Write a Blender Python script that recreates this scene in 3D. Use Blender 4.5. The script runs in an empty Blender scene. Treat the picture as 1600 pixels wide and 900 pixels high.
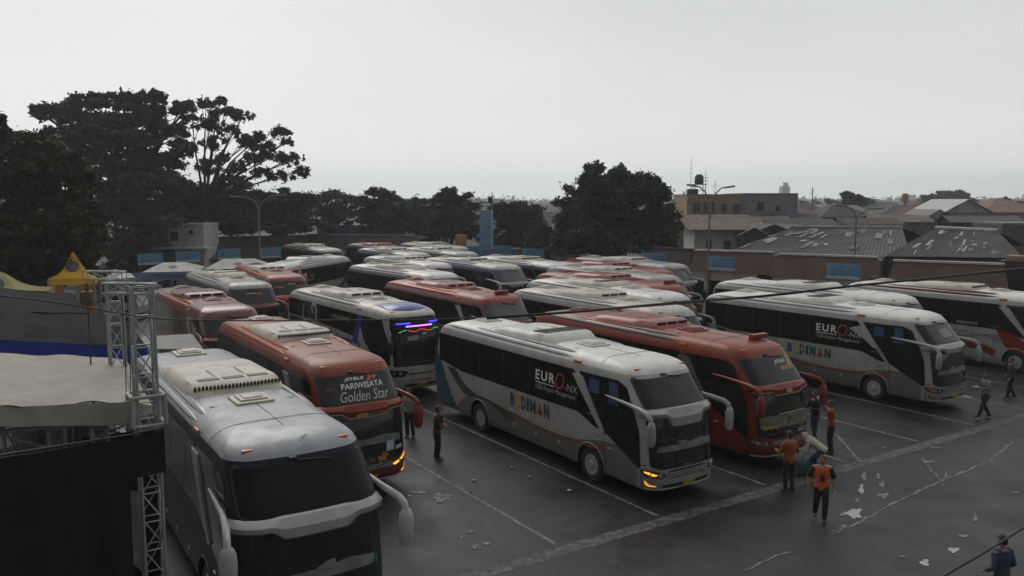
import bpy, bmesh, math, random
import numpy as np
from mathutils import Vector, Matrix
R = math.radians
C = bpy.context.scene
COL = C.collection
rnd = random.Random(7)

# ------------------------------------------------------------------ camera
F, HC, PT = 1289.7, 8.026, 0.10678
cam_d = bpy.data.cameras.new('camera'); cam = bpy.data.objects.new('camera', cam_d); COL.objects.link(cam)
cam.location = (0, 0, HC); cam.rotation_euler = (math.pi/2 - PT, 0, 0)
cam_d.sensor_width = 36; cam_d.lens = F/1600*36; cam_d.clip_start = .1; cam_d.clip_end = 9000
C.camera = cam

# ------------------------------------------------------------------ sky, sun, exposure
SUN_EL, SUN_AZ = R(38), R(-28)          # azimuth measured from +Y towards +X
w = bpy.data.worlds.new('World'); C.world = w; w.use_nodes = True
nt = w.node_tree; nt.nodes.clear()
def N(t, typ, **k):
    n = t.nodes.new(typ)
    for a, b in k.items(): setattr(n, a, b)
    return n
out = N(nt, 'ShaderNodeOutputWorld'); bg = N(nt, 'ShaderNodeBackground')
sky = N(nt, 'ShaderNodeTexSky', sky_type='NISHITA', sun_disc=False, sun_elevation=SUN_EL, sun_rotation=SUN_AZ,
        air_density=1.0, dust_density=6.0, ozone_density=1.0, altitude=50)
hs = N(nt, 'ShaderNodeHueSaturation'); hs.inputs['Saturation'].default_value = .06; hs.inputs['Value'].default_value = 1
tc = N(nt, 'ShaderNodeTexCoord'); mp = N(nt, 'ShaderNodeMapping'); mp.inputs['Scale'].default_value = (1, 1, 2.6)
nz = N(nt, 'ShaderNodeTexNoise'); nz.inputs['Scale'].default_value = 1.7; nz.inputs['Detail'].default_value = 4; nz.inputs['Roughness'].default_value = .45
sep = N(nt, 'ShaderNodeSeparateXYZ')
# an even overcast deck: bright low down, greyer overhead
rr = N(nt, 'ShaderNodeValToRGB'); cr = rr.color_ramp
cr.elements[0].position = 0.0; cr.elements[0].color = (.98, 1.0, .99, 1)
cr.elements[1].position = 1.0; cr.elements[1].color = (.78, .79, .80, 1)
for p_, c_ in ((.05, (.90, .92, .905, 1)), (.11, (.80, .81, .79, 1)), (.20, (.69, .705, .705, 1)), (.30, (.62, .635, .64, 1)), (.5, (.76, .78, .79, 1))):
    e_ = cr.elements.new(p_); e_.color = c_
mul = N(nt, 'ShaderNodeMix', data_type='RGBA', blend_type='MULTIPLY'); mul.inputs[0].default_value = 1
ncr = N(nt, 'ShaderNodeMapRange'); ncr.inputs[1].default_value = .3; ncr.inputs[2].default_value = .7; ncr.inputs[3].default_value = .93; ncr.inputs[4].default_value = 1.06
mx = N(nt, 'ShaderNodeMix', data_type='RGBA'); mx.inputs[0].default_value = .90
scl = N(nt, 'ShaderNodeMix', data_type='RGBA', blend_type='MULTIPLY'); scl.inputs[0].default_value = 1; 
SKY_STR = .1
scl.inputs[7].default_value = (10, 10, 10, 1)   # deck radiance is divided by the background strength
L = nt.links.new
L(tc.outputs['Generated'], mp.inputs[0]); L(mp.outputs[0], nz.inputs[0]); L(tc.outputs['Generated'], sep.inputs[0]); L(sep.outputs[2], rr.inputs[0])
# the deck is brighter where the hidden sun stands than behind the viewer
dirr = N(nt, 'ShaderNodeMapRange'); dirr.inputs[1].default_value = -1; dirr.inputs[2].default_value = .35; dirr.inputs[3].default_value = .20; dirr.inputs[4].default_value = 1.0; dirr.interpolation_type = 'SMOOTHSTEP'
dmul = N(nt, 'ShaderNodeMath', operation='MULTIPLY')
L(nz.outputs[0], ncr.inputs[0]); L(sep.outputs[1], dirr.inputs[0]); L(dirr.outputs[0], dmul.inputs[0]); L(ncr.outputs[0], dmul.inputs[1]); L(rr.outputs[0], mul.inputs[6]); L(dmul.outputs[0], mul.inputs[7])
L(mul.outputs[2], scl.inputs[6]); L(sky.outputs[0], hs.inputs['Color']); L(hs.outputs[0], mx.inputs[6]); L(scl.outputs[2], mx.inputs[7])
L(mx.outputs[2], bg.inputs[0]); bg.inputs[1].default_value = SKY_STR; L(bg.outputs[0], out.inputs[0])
sd = bpy.data.lights.new('sun', 'SUN'); sd.energy = .8; sd.angle = R(35); sd.color = (1, .96, .9)
so = bpy.data.objects.new('sun', sd); COL.objects.link(so)
so.rotation_euler = Vector((math.sin(SUN_AZ)*math.cos(SUN_EL), math.cos(SUN_AZ)*math.cos(SUN_EL), math.sin(SUN_EL))).to_track_quat('Z', 'Y').to_euler()
vs = C.view_settings; vs.view_transform = 'Standard'; vs.look = 'None'; vs.exposure = 0; vs.gamma = 1; vs.use_curve_mapping = False
try:
    C.cycles.max_bounces = 5; C.cycles.diffuse_bounces = 2; C.cycles.glossy_bounces = 3; C.cycles.volume_bounces = 1
except Exception: pass

# ------------------------------------------------------------------ placement helpers
def at(u, v, z=0.0):
    """world point of known height z seen at photo position u, v"""
    a = (u-800)/F; b = (450-v)/F; c, s = math.cos(PT), math.sin(PT)
    d = Vector((a, c+b*s, -s+b*c)); t = (z-HC)/d.z
    return Vector((t*d.x, t*d.y, z))
def dp(u, v, Y):
    a = (u-800)/F; b = (450-v)/F; c, s = math.cos(PT), math.sin(PT)
    t = Y/(c+b*s)
    return Vector((t*a, Y, HC+t*(-s+b*c)))
YAW = R(-56.5)
EV = Vector((math.cos(YAW), math.sin(YAW), 0)); NV = Vector((-EV.y, EV.x, 0))
def lot(s, t, z=0.0): return EV*s + NV*t + Vector((0, 0, z))

# ------------------------------------------------------------------ materials
MC = {}
def mat(name, col, rough=.6, metal=0, var=.15, scale=3.0, coat=0, bump=0, spec=.5, emit=0, col2=None, detail=5, stretch=(1,1,1), dirt=0, rvar=0):
    if name in MC: return MC[name]
    m = bpy.data.materials.new(name); m.use_nodes = True; MC[name] = m
    t = m.node_tree; p = t.nodes['Principled BSDF']; l = t.links.new
    p.inputs['Roughness'].default_value = rough; p.inputs['Metallic'].default_value = metal
    p.inputs['Coat Weight'].default_value = coat; p.inputs['Coat Roughness'].default_value = .12
    p.inputs['Specular IOR Level'].default_value = spec
    if emit:
        p.inputs['Base Color'].default_value = (*col, 1); p.inputs['Emission Color'].default_value = (*col, 1); p.inputs['Emission Strength'].default_value = emit
        return m
    tcn = N(t, 'ShaderNodeTexCoord'); mpn = N(t, 'ShaderNodeMapping'); mpn.inputs['Scale'].default_value = stretch
    oi = N(t, 'ShaderNodeObjectInfo'); ad = N(t, 'ShaderNodeVectorMath', operation='ADD')
    l(tcn.outputs['Object'], ad.inputs[0]); l(oi.outputs['Random'], ad.inputs[1]); l(ad.outputs[0], mpn.inputs[0])
    n1 = N(t, 'ShaderNodeTexNoise'); n1.inputs['Scale'].default_value = scale; n1.inputs['Detail'].default_value = detail; n1.inputs['Roughness'].default_value = .62
    l(mpn.outputs[0], n1.inputs[0])
    r = N(t, 'ShaderNodeValToRGB'); r.color_ramp.elements[0].position = .32; r.color_ramp.elements[1].position = .68
    a = col; b = col2 or tuple(min(1, x*(1+var)) for x in col)
    if not col2: a = tuple(x*(1-var) for x in col)
    r.color_ramp.elements[0].color = (*a, 1); r.color_ramp.elements[1].color = (*b, 1)
    l(n1.outputs[0], r.inputs[0]); last = r.outputs[0]
    if dirt:
        n2 = N(t, 'ShaderNodeTexNoise'); n2.inputs['Scale'].default_value = 1.3; n2.inputs['Detail'].default_value = 8; n2.inputs['Roughness'].default_value = .7
        m2 = N(t, 'ShaderNodeMapping'); m2.inputs['Scale'].default_value = (1.4, 1.4, .35); l(ad.outputs[0], m2.inputs[0]); l(m2.outputs[0], n2.inputs[0])
        r2 = N(t, 'ShaderNodeMapRange'); r2.inputs[1].default_value = .42; r2.inputs[2].default_value = .75; r2.inputs[4].default_value = dirt; l(n2.outputs[0], r2.inputs[0])
        mm = N(t, 'ShaderNodeMix', data_type='RGBA'); mm.inputs[7].default_value = (.10, .088, .072, 1)
        l(r2.outputs[0], mm.inputs[0]); l(last, mm.inputs[6]); last = mm.outputs[2]
        ra = N(t, 'ShaderNodeMapRange'); ra.inputs[3].default_value = rough; ra.inputs[4].default_value = min(1, rough+.35); l(r2.outputs[0], ra.inputs[0]); l(ra.outputs[0], p.inputs['Roughness'])
    elif rvar:
        ra = N(t, 'ShaderNodeMapRange'); ra.inputs[1].default_value = .35; ra.inputs[2].default_value = .65; ra.inputs[3].default_value = rough-rvar; ra.inputs[4].default_value = rough+rvar
        l(n1.outputs[0], ra.inputs[0]); l(ra.outputs[0], p.inputs['Roughness'])
    l(last, p.inputs['Base Color'])
    if bump:
        bn = N(t, 'ShaderNodeBump'); bn.inputs['Strength'].default_value = min(1, bump); bn.inputs['Distance'].default_value = .02
        l(n1.outputs[0], bn.inputs['Height']); l(bn.outputs[0], p.inputs['Normal'])
    return m
def paint(name, col, rough=.3, dirt=.35, coat=.25, spec=.4): return mat(name, col, rough, var=.06, scale=1.2, coat=coat, dirt=dirt, spec=spec)

# ------------------------------------------------------------------ mesh builder
class MB:
    def __init__(s): s.v = []; s.f = []; s.m = []; s.sm = []
    def add(s, vs, fs, m=0, smooth=False, M=None):
        o = len(s.v)
        s.v += [tuple(M @ Vector(v)) for v in vs] if M else [tuple(v) for v in vs]
        for f in fs: s.f.append(tuple(i+o for i in f)); s.m.append(m); s.sm.append(smooth)
    def box(s, c, d, rz=0, m=0, rx=0, ry=0):
        x, y, z = d[0]/2, d[1]/2, d[2]/2
        M = Matrix.Translation(c) @ Matrix.Rotation(rz, 4, 'Z') @ Matrix.Rotation(ry, 4, 'Y') @ Matrix.Rotation(rx, 4, 'X')
        vs = [(-x,-y,-z),(x,-y,-z),(x,y,-z),(-x,y,-z),(-x,-y,z),(x,-y,z),(x,y,z),(-x,y,z)]
        s.add(vs, [(0,3,2,1),(4,5,6,7),(0,1,5,4),(1,2,6,5),(2,3,7,6),(3,0,4,7)], m, False, M)
    def bbox(s, c, d, b=.02, rz=0, m=0, M=None):
        """bevelled box"""
        bm = bmesh.new(); bmesh.ops.create_cube(bm, size=1)
        for v in bm.verts: v.co = Vector((v.co.x*d[0], v.co.y*d[1], v.co.z*d[2]))
        bmesh.ops.bevel(bm, geom=list(bm.edges), offset=min(b, min(d)*.45), segments=2, affect='EDGES', profile=.6)
        bm.verts.index_update()
        MM = Matrix.Translation(c) @ Matrix.Rotation(rz, 4, 'Z')
        if M: MM = M @ MM
        s.add([v.co for v in bm.verts], [tuple(v.index for v in f.verts) for f in bm.faces], m, True, MM); bm.free()
    def tube(s, pts, rad, n=8, m=0, cap=True, sq=1.0, smooth=True):
        pts = [Vector(p) for p in pts]
        if not hasattr(rad, '__len__'): rad = [rad]*len(pts)
        vs = []; fs = []; up = Vector((0, 0, 1))
        for i, p in enumerate(pts):
            d = (pts[min(i+1, len(pts)-1)] - pts[max(i-1, 0)]).normalized()
            if i == 0:
                a = d.cross(up)
                if a.length < .05: a = d.cross(Vector((1, 0, 0)))
            else: a = a-d*a.dot(d)
            a.normalize(); b = d.cross(a).normalized()
            for k in range(n):
                t = 2*math.pi*(k+.5)/n
                vs.append(p + a*math.cos(t)*rad[i] + b*math.sin(t)*rad[i]*sq)
        for i in range(len(pts)-1):
            for k in range(n):
                fs.append((i*n+k, i*n+(k+1) % n, (i+1)*n+(k+1) % n, (i+1)*n+k))
        if cap: fs.append(tuple(range(n))[::-1]); fs.append(tuple((len(pts)-1)*n+k for k in range(n)))
        s.add(vs, fs, m, smooth)
    def lathe(s, prof, n=24, m=0, M=None, ms=None):
        """profile [(r, h)] around Z"""
        vs = []; 
        for r, h in prof:
            for k in range(n): t = 2*math.pi*k/n; vs.append((r*math.cos(t), r*math.sin(t), h))
        o = len(s.v); s.add(vs, [], m, True, M)
        for i in range(len(prof)-1):
            for k in range(n):
                s.f.append(tuple(o+j for j in (i*n+k, i*n+(k+1) % n, (i+1)*n+(k+1) % n, (i+1)*n+k))); s.m.append(ms[i] if ms else m); s.sm.append(True)
        for i, rev in ((0, 1), (len(prof)-1, 0)):
            if prof[i][0] > 1e-4:
                s.f.append(tuple(o+i*n+k for k in range(n))[::-1 if rev else 1]); s.m.append(ms[min(i, len(ms)-1)] if ms else m); s.sm.append(False)
    def poly(s, pts, m=0): s.add(pts, [tuple(range(len(pts)))], m)
    def prism(s, pts, d, m=0):
        """closed polygon pts (3D) extruded by vector d"""
        n = len(pts); d = Vector(d); a = [Vector(p) for p in pts]
        s.add(a+[p+d for p in a], [tuple(range(n))[::-1], tuple(range(n, 2*n))] + [(i, (i+1) % n, n+(i+1) % n, n+i) for i in range(n)], m)
    def build(s, name, mats, parent=None, sharp=38):
        me = bpy.data.meshes.new(name); me.from_pydata(s.v, [], s.f)
        if not isinstance(mats, (list, tuple)): mats = [mats]
        for q in mats: me.materials.append(q)
        me.polygons.foreach_set('material_index', s.m); me.polygons.foreach_set('use_smooth', s.sm)
        me.update()
        if any(s.sm): me.set_sharp_from_angle(angle=R(sharp))
        o = bpy.data.objects.new(name, me); COL.objects.link(o)
        if parent: o.parent = parent
        return o
def tag(o, label=None, cat=None, group=None, kind=None):
    if label: o['label'] = label
    if cat: o['category'] = cat
    if group: o['group'] = group
    if kind: o['kind'] = kind
    return o
def empty(name, loc, rz=0, label=None, cat=None, group=None):
    o = bpy.data.objects.new(name, None); COL.objects.link(o); o.location = loc; o.rotation_euler = (0, 0, rz); o.empty_display_size = .3
    return tag(o, label, cat, group)
def mesh_only(name, v, f, mats, mi=None):
    me = bpy.data.meshes.new(name); me.from_pydata(v, [], f)
    for q in mats: me.materials.append(q)
    if mi: me.polygons.foreach_set('material_index', mi)
    me.update(); return me
def kids(o): return [c for c in COL.objects if c.parent == o]
def copy_tree(o, parent=None):
    c = o.copy(); COL.objects.link(c)
    if parent: c.parent = parent
    for ch in kids(o): copy_tree(ch, c)
    return c
def interp(tab, z):
    if z <= tab[0][0]: return tab[0][1]
    for (a, p), (b, q) in zip(tab, tab[1:]):
        if z <= b: return p+(q-p)*(z-a)/(b-a)
    return tab[-1][1]
def rounded(pts, r, n=4):
    o = []; k = len(pts)
    for i in range(k):
        p, a, b = (Vector(pts[i]+(0,)) if len(pts[i]) == 2 else Vector(pts[i])), Vector((*pts[i-1][:2], 0)), Vector((*pts[(i+1) % k][:2], 0))
        rr_ = r[i] if hasattr(r, '__len__') else r
        da, db = a-p, b-p; q = min(rr_, da.length*.45, db.length*.45)
        s, e = p+da.normalized()*q, p+db.normalized()*q
        if q < 1e-4: o.append((p.x, p.y)); continue
        for j in range(n+1):
            t = j/n; x = s*(1-t)**2+p*2*t*(1-t)+e*t*t; o.append((x.x, x.y))
    return o
# ------------------------------------------------------------------ BUS shape
WT = [(.38,1.17),(.44,1.205),(.60,1.235),(1.0,1.25),(1.9,1.25),(2.5,1.235),(3.05,1.205),(3.22,1.185),(3.33,1.16),(3.42,1.12),(3.5,1.05),(3.57,.93),(3.62,.76),(3.645,.5)]
FT = {'hdd': [(.38,-.10),(.44,-.04),(.60,0),(.85,-.01),(1.2,-.03),(1.9,-.12),(2.28,-.18),(2.5,-.23),(2.6,-.30),(3.05,-.70),(3.22,-.83),(3.33,-.92),(3.42,-1.0),(3.5,-1.13),(3.57,-1.37),(3.62,-1.85),(3.645,-2.7)],
      'shd': [(.38,-.10),(.44,-.04),(.60,0),(.85,-.01),(1.2,-.04),(1.9,-.15),(2.5,-.28),(3.05,-.43),(3.22,-.49),(3.33,-.56),(3.42,-.70),(3.5,-1.0),(3.57,-1.5),(3.62,-2.2),(3.645,-3.0)]}
RT = [(.38,-11.85),(.55,-11.95),(1.2,-12.0),(2.5,-11.97),(3.05,-11.85),(3.22,-11.75),(3.33,-11.65),(3.42,-11.5),(3.5,-11.3),(3.57,-11.0),(3.62,-10.7),(3.645,-10.2)]
ZL = [.38,.41,.44,.51,.60,.85,1.0,1.2,1.5,1.9,2.1,2.28,2.5,2.6,2.78,3.05,3.14,3.22,3.28,3.33,3.38,3.42,3.46,3.5,3.535,3.57,3.6,3.62,3.645]
BUL = .15
def prm(kind, z):
    W = interp(WT, z); fl = min(.80, .64*W); return W, fl, W-fl, interp(FT[kind], z)
def cont(kind, u, z, off=0):
    """unrolled front/side coordinate u (0 = centre of the front) to a point"""
    W, fl, r, xf = prm(kind, z); a = abs(u); sg = 1 if u >= 0 else -1
    if a <= fl: y, dx, nx, ny = a, 0, 1, 0
    elif a <= fl+r*math.pi/2:
        t = (a-fl)/r; y = fl+r*math.sin(t); dx = -(r-r*math.cos(t)); nx, ny = math.cos(t), math.sin(t)
    else: y = W; dx = -r-(a-fl-r*math.pi/2); nx, ny = 0, 1
    x = xf+dx-BUL*(y/W)**2
    return Vector((x+nx*off, sg*(y+ny*off), z))
def sidepos(kind, x, z, sg, off=0):
    W, fl, r, xf = prm(kind, z); xs = xf-BUL-r
    return cont(kind, sg*(fl+r*math.pi/2+(xs-x)), z, off)
def body_geo(kind):
    V = []; rows = []
    for z in ZL:
        W, fl, r, xf = prm(kind, z); xr = interp(RT, z); half = []
        for i in range(6): half.append(cont(kind, fl*i/5, z))
        for i in range(1, 11): half.append(cont(kind, fl+r*math.pi/2*i/10, z))
        x0 = half[-1].x; rc = min(.28, W*.4); x1 = xr+rc+.03
        for i in range(1, 13): half.append(Vector((x0+(x1-x0)*i/12, W, z)))
        for i in range(1, 6): t = math.pi/2*i/5; half.append(Vector((x1-rc*math.sin(t), W-rc+rc*math.cos(t), z)))
        for i in range(1, 4): q = 1-i/3; half.append(Vector((xr+.03*q, (W-rc)*q, z)))
        full = half + [Vector((p.x, -p.y, p.z)) for p in half[-2:0:-1]]
        rows.append(len(V)); V += full; n = len(full)
    Fc = []; mi = []
    for k in range(len(ZL)-1):
        for i in range(n):
            j = (i+1) % n; Fc.append((rows[k]+i, rows[k]+j, rows[k+1]+j, rows[k+1]+i)); mi.append(1 if ZL[k] >= 3.32 else 0)
    Fc.append(tuple(range(n))[::-1]); mi.append(2); Fc.append(tuple(rows[-1]+i for i in range(n))); mi.append(1)
    return V, Fc, mi
WX = (-2.62, -8.72); WR = .50; AR = .60
dkm = mat('black_underbody', (.012,.012,.013), .8)
BODY = {}
def body_mesh(kind):
    if kind in BODY: return BODY[kind]
    V, Fc, mi = body_geo(kind); me = mesh_only('bus_body', V, Fc, [dkm]*3, mi)
    o = bpy.data.objects.new('tmp', me); COL.objects.link(o)
    c = MB()
    for x in WX:
        for sg in (1, -1):
            c.lathe([(AR, -.4), (AR, .4)], 40, 2, Matrix.Translation((x, sg*1.28, .52)) @ Matrix.Rotation(math.pi/2, 4, 'X'))
            c.box((x, sg*1.28, .25), (2*AR, .8, .54), m=2)
    # union of drum and box would self intersect; use two cutters
    a = MB(); b = MB()
    for x in WX:
        for sg in (1, -1):
            a.lathe([(AR, -.4), (AR, .4)], 40, 2, Matrix.Translation((x, sg*1.28, .52)) @ Matrix.Rotation(math.pi/2, 4, 'X'))
            b.box((x, sg*1.28, .26), (2*AR-.004, .79, .5), m=2)
    cut = [a.build('ca', [dkm]*3), b.build('cb', [dkm]*3)]
    for q in cut:
        md = o.modifiers.new('b', 'BOOLEAN'); md.operation = 'DIFFERENCE'; md.object = q; md.solver = 'EXACT'
    dg = bpy.context.evaluated_depsgraph_get(); dg.update()
    r = bpy.data.meshes.new_from_object(o.evaluated_get(dg), depsgraph=dg)
    for q in cut+[o]: bpy.data.objects.remove(q)
    r.polygons.foreach_set('use_smooth', [True]*len(r.polygons)); r.set_sharp_from_angle(angle=R(30))
    BODY[kind] = r; return r

def mapped(bm, fn, cx, cz=ZL):
    """cut a flat mesh (x, y = surface coordinates) at the body's own break lines and lay it on the surface"""
    xs = [v.co.x for v in bm.verts]; ys = [v.co.y for v in bm.verts]
    for c in cx:
        if min(xs)+1e-3 < c < max(xs)-1e-3: bmesh.ops.bisect_plane(bm, geom=bm.verts[:]+bm.edges[:]+bm.faces[:], plane_co=(c,0,0), plane_no=(1,0,0))
    for c in cz:
        if min(ys)+1e-3 < c < max(ys)-1e-3: bmesh.ops.bisect_plane(bm, geom=bm.verts[:]+bm.edges[:]+bm.faces[:], plane_co=(0,c,0), plane_no=(0,1,0))
    bmesh.ops.triangulate(bm, faces=bm.faces[:])
    bm.verts.index_update()
    v = [fn(q.co.x, q.co.y) for q in bm.verts]; f = [tuple(q.index for q in g.verts) for g in bm.faces]
    bm.free(); return v, f
UC = [s*(.78+.045*i) for i in range(0, 18) for s in (1, -1)] + [s*.16*i for i in range(0, 6) for s in (1, -1)]
def polybm(pts):
    bm = bmesh.new(); vs = [bm.verts.new((p[0], p[1], 0)) for p in pts]; bm.faces.new(vs); return bm
def front_patch(mb, kind, pts, off=.006, m=0, thick=False):
    v, f = mapped(polybm(pts), lambda u, z: cont(kind, u, z, off), UC); mb.add(v, f, m, True)
def side_patch(mb, kind, sg, pts, off=.006, m=0):
    v, f = mapped(polybm(pts), lambda x, z: sidepos(kind, x, z, sg, off), [-.15-.06*i for i in range(20)]); mb.add(v, f, m, True)
TXT = {}
def textbm(s, w, h, x0, z0, shear=0, bold=0, mirror=False, rot=0, space=1):
    key = (s, shear, bold, space)
    if key not in TXT:
        cu = bpy.data.curves.new('t', 'FONT'); cu.body = s; cu.shear = shear; cu.offset = bold; cu.space_character = space; cu.resolution_u = 3
        o = bpy.data.objects.new('t', cu); COL.objects.link(o)
        dg = bpy.context.evaluated_depsgraph_get(); me = bpy.data.meshes.new_from_object(o.evaluated_get(dg), depsgraph=dg)
        bpy.data.objects.remove(o); TXT[key] = me
    bm = bmesh.new(); bm.from_mesh(TXT[key])
    xs = [v.co.x for v in bm.verts]; ys = [v.co.y for v in bm.verts]; a, b, c, d = min(xs), max(xs), min(ys), max(ys)
    for v in bm.verts:
        x = (v.co.x-a)/(b-a)*w; y = (v.co.y-c)/(d-c)*h
        if rot: y += x*rot
        v.co = Vector((x0+(w-x if mirror else x), z0+y, 0))
    return bm
def side_text(mb, kind, sg, s, w, h, x0, z0, m=0, off=.010, **k):
    v, f = mapped(textbm(s, w, h, x0, z0, mirror=(sg > 0), **k), lambda x, z: sidepos(kind, x, z, sg, off), []); mb.add(v, f, m)
def front_text(mb, kind, s, w, h, u0, z0, m=0, off=.012, **k):
    v, f = mapped(textbm(s, w, h, u0, z0, **k), lambda x, z: cont(kind, x, z, off), UC); mb.add(v, f, m)

glass = mat('dark_tinted_glass', (.012,.013,.015), .07, var=.2, spec=.32, rvar=.03)
glassb = mat('blackout_window_glass', (.012,.010,.010), .13, var=.3, spec=.16, rvar=.05)
glassw = mat('lower_windscreen_glass', (.014,.016,.017), .06, var=.3, spec=.55, rvar=.03)
rubber = mat('tyre_rubber', (.02,.02,.02), .85, bump=.3, scale=20)
chrome = mat('dull_chrome', (.40,.40,.41), .35, metal=.25, dirt=.3)
blackp = mat('black_plastic', (.018,.018,.02), .5)
orange_l = mat('orange_marker_lens', (.55,.13,.02), .3)
amber = mat('lit_amber_led', (1,.32,.02), emit=2.2)
ambdim = mat('lit_amber_led_dim', (1,.35,.03), emit=.9)
lampglass = mat('headlight_glass', (.13,.135,.14), .12, metal=.5, var=.5, scale=9)
acw = mat('aged_white_plastic', (.50,.46,.38), .5, dirt=.35)
rimd = mat('rim_recess_shade', (.11,.11,.11), .5)  # shadow of the recessed rim ring, put into its colour
acg = mat('vent_grille_dark', (.02,.02,.02), .7)
curtain = mat('dusty_dashboard', (.16,.16,.15), .8, var=.4)

def wheel(root, x, sg, dual=False, rimm=None):
    M = Matrix.Translation((x, sg*1.09, WR)) @ Matrix.Rotation(-sg*math.pi/2, 4, 'X')
    w_ = MB(); w_.lathe([(.29,-.14),(.44,-.15),(.488,-.12),(.50,-.05),(.50,.05),(.488,.10),(.44,.135),(.31,.125),(.29,.08),(.29,-.1)], 36, 0, M)
    e = w_.build('wheel', [rubber], root)
    r = MB()
    if dual: prof = [(.30,.10),(.285,.05),(.25,-.02),(.20,-.03),(.17,.03),(.12,.05),(.10,.10),(.0,.11)]
    else: prof = [(.305,.115),(.29,.12),(.27,.07),(.235,.05),(.21,.095),(.16,.115),(.12,.12),(.10,.15),(0,.16)]
    r.lathe(prof, 28, 0, M, ms=[0,0,2,2,0,0,0,0,0] if not dual else [0,0,2,2,0,0,0])
    for k in range(8):
        t = 2*math.pi*(k+.5)/8; q = M @ Vector((.238*math.cos(t), .238*math.sin(t), .06 if not dual else .0))
        r.lathe([(.037,-.01),(.037,.022)], 8, 1, Matrix.Translation(q) @ M.to_3x3().to_4x4())
    for k in range(10):
        t = 2*math.pi*k/10; r.lathe([(.013,.0),(.013,.03)], 6, 0, Matrix.Translation(M @ Vector((.15*math.cos(t), .15*math.sin(t), .105 if not dual else .02))) @ M.to_3x3().to_4x4())
    r.build('rim', [rimm or chrome, acg, rimd], e)

def side_louvre_strip(mb, kind, sg, m=0, p0=(-3.5,3.02), p1=(-3.02,3.0), p2=(-1.98,1.62), p3=(-2.1,1.58), p4=(-3.2,2.72)):
    pts = rounded([p0, p1, p2, p3, p4], .05, 3)
    v, f = mapped(polybm(pts), lambda x, z: sidepos(kind, x, z, sg, .045), []); n = len(mb.v); mb.add(v, f, m, False)
    for i in range(len(pts)):
        a, b = pts[i], pts[(i+1) % len(pts)]
        mb.add([sidepos(kind, *a, sg, .045), sidepos(kind, *b, sg, .045), sidepos(kind, *b, sg, 0), sidepos(kind, *a, sg, 0)], [(0,1,2,3)], m)

def arch_bottom(x0, x1, zb):
    """bottom edge from x1 (front) back to x0, going round the wheel arches"""
    o = [(x1, zb)]
    for c in WX:
        if x0 < c-AR and c+AR < x1:
            h = zb-.52; a0 = math.asin(max(-1, min(1, h/(AR+.015)))) 
            for k in range(13):
                t = a0+(math.pi-2*a0)*k/12; o.append((c+(AR+.015)*math.cos(t), .52+(AR+.015)*math.sin(t)))
    o.append((x0, zb)); return o

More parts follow.
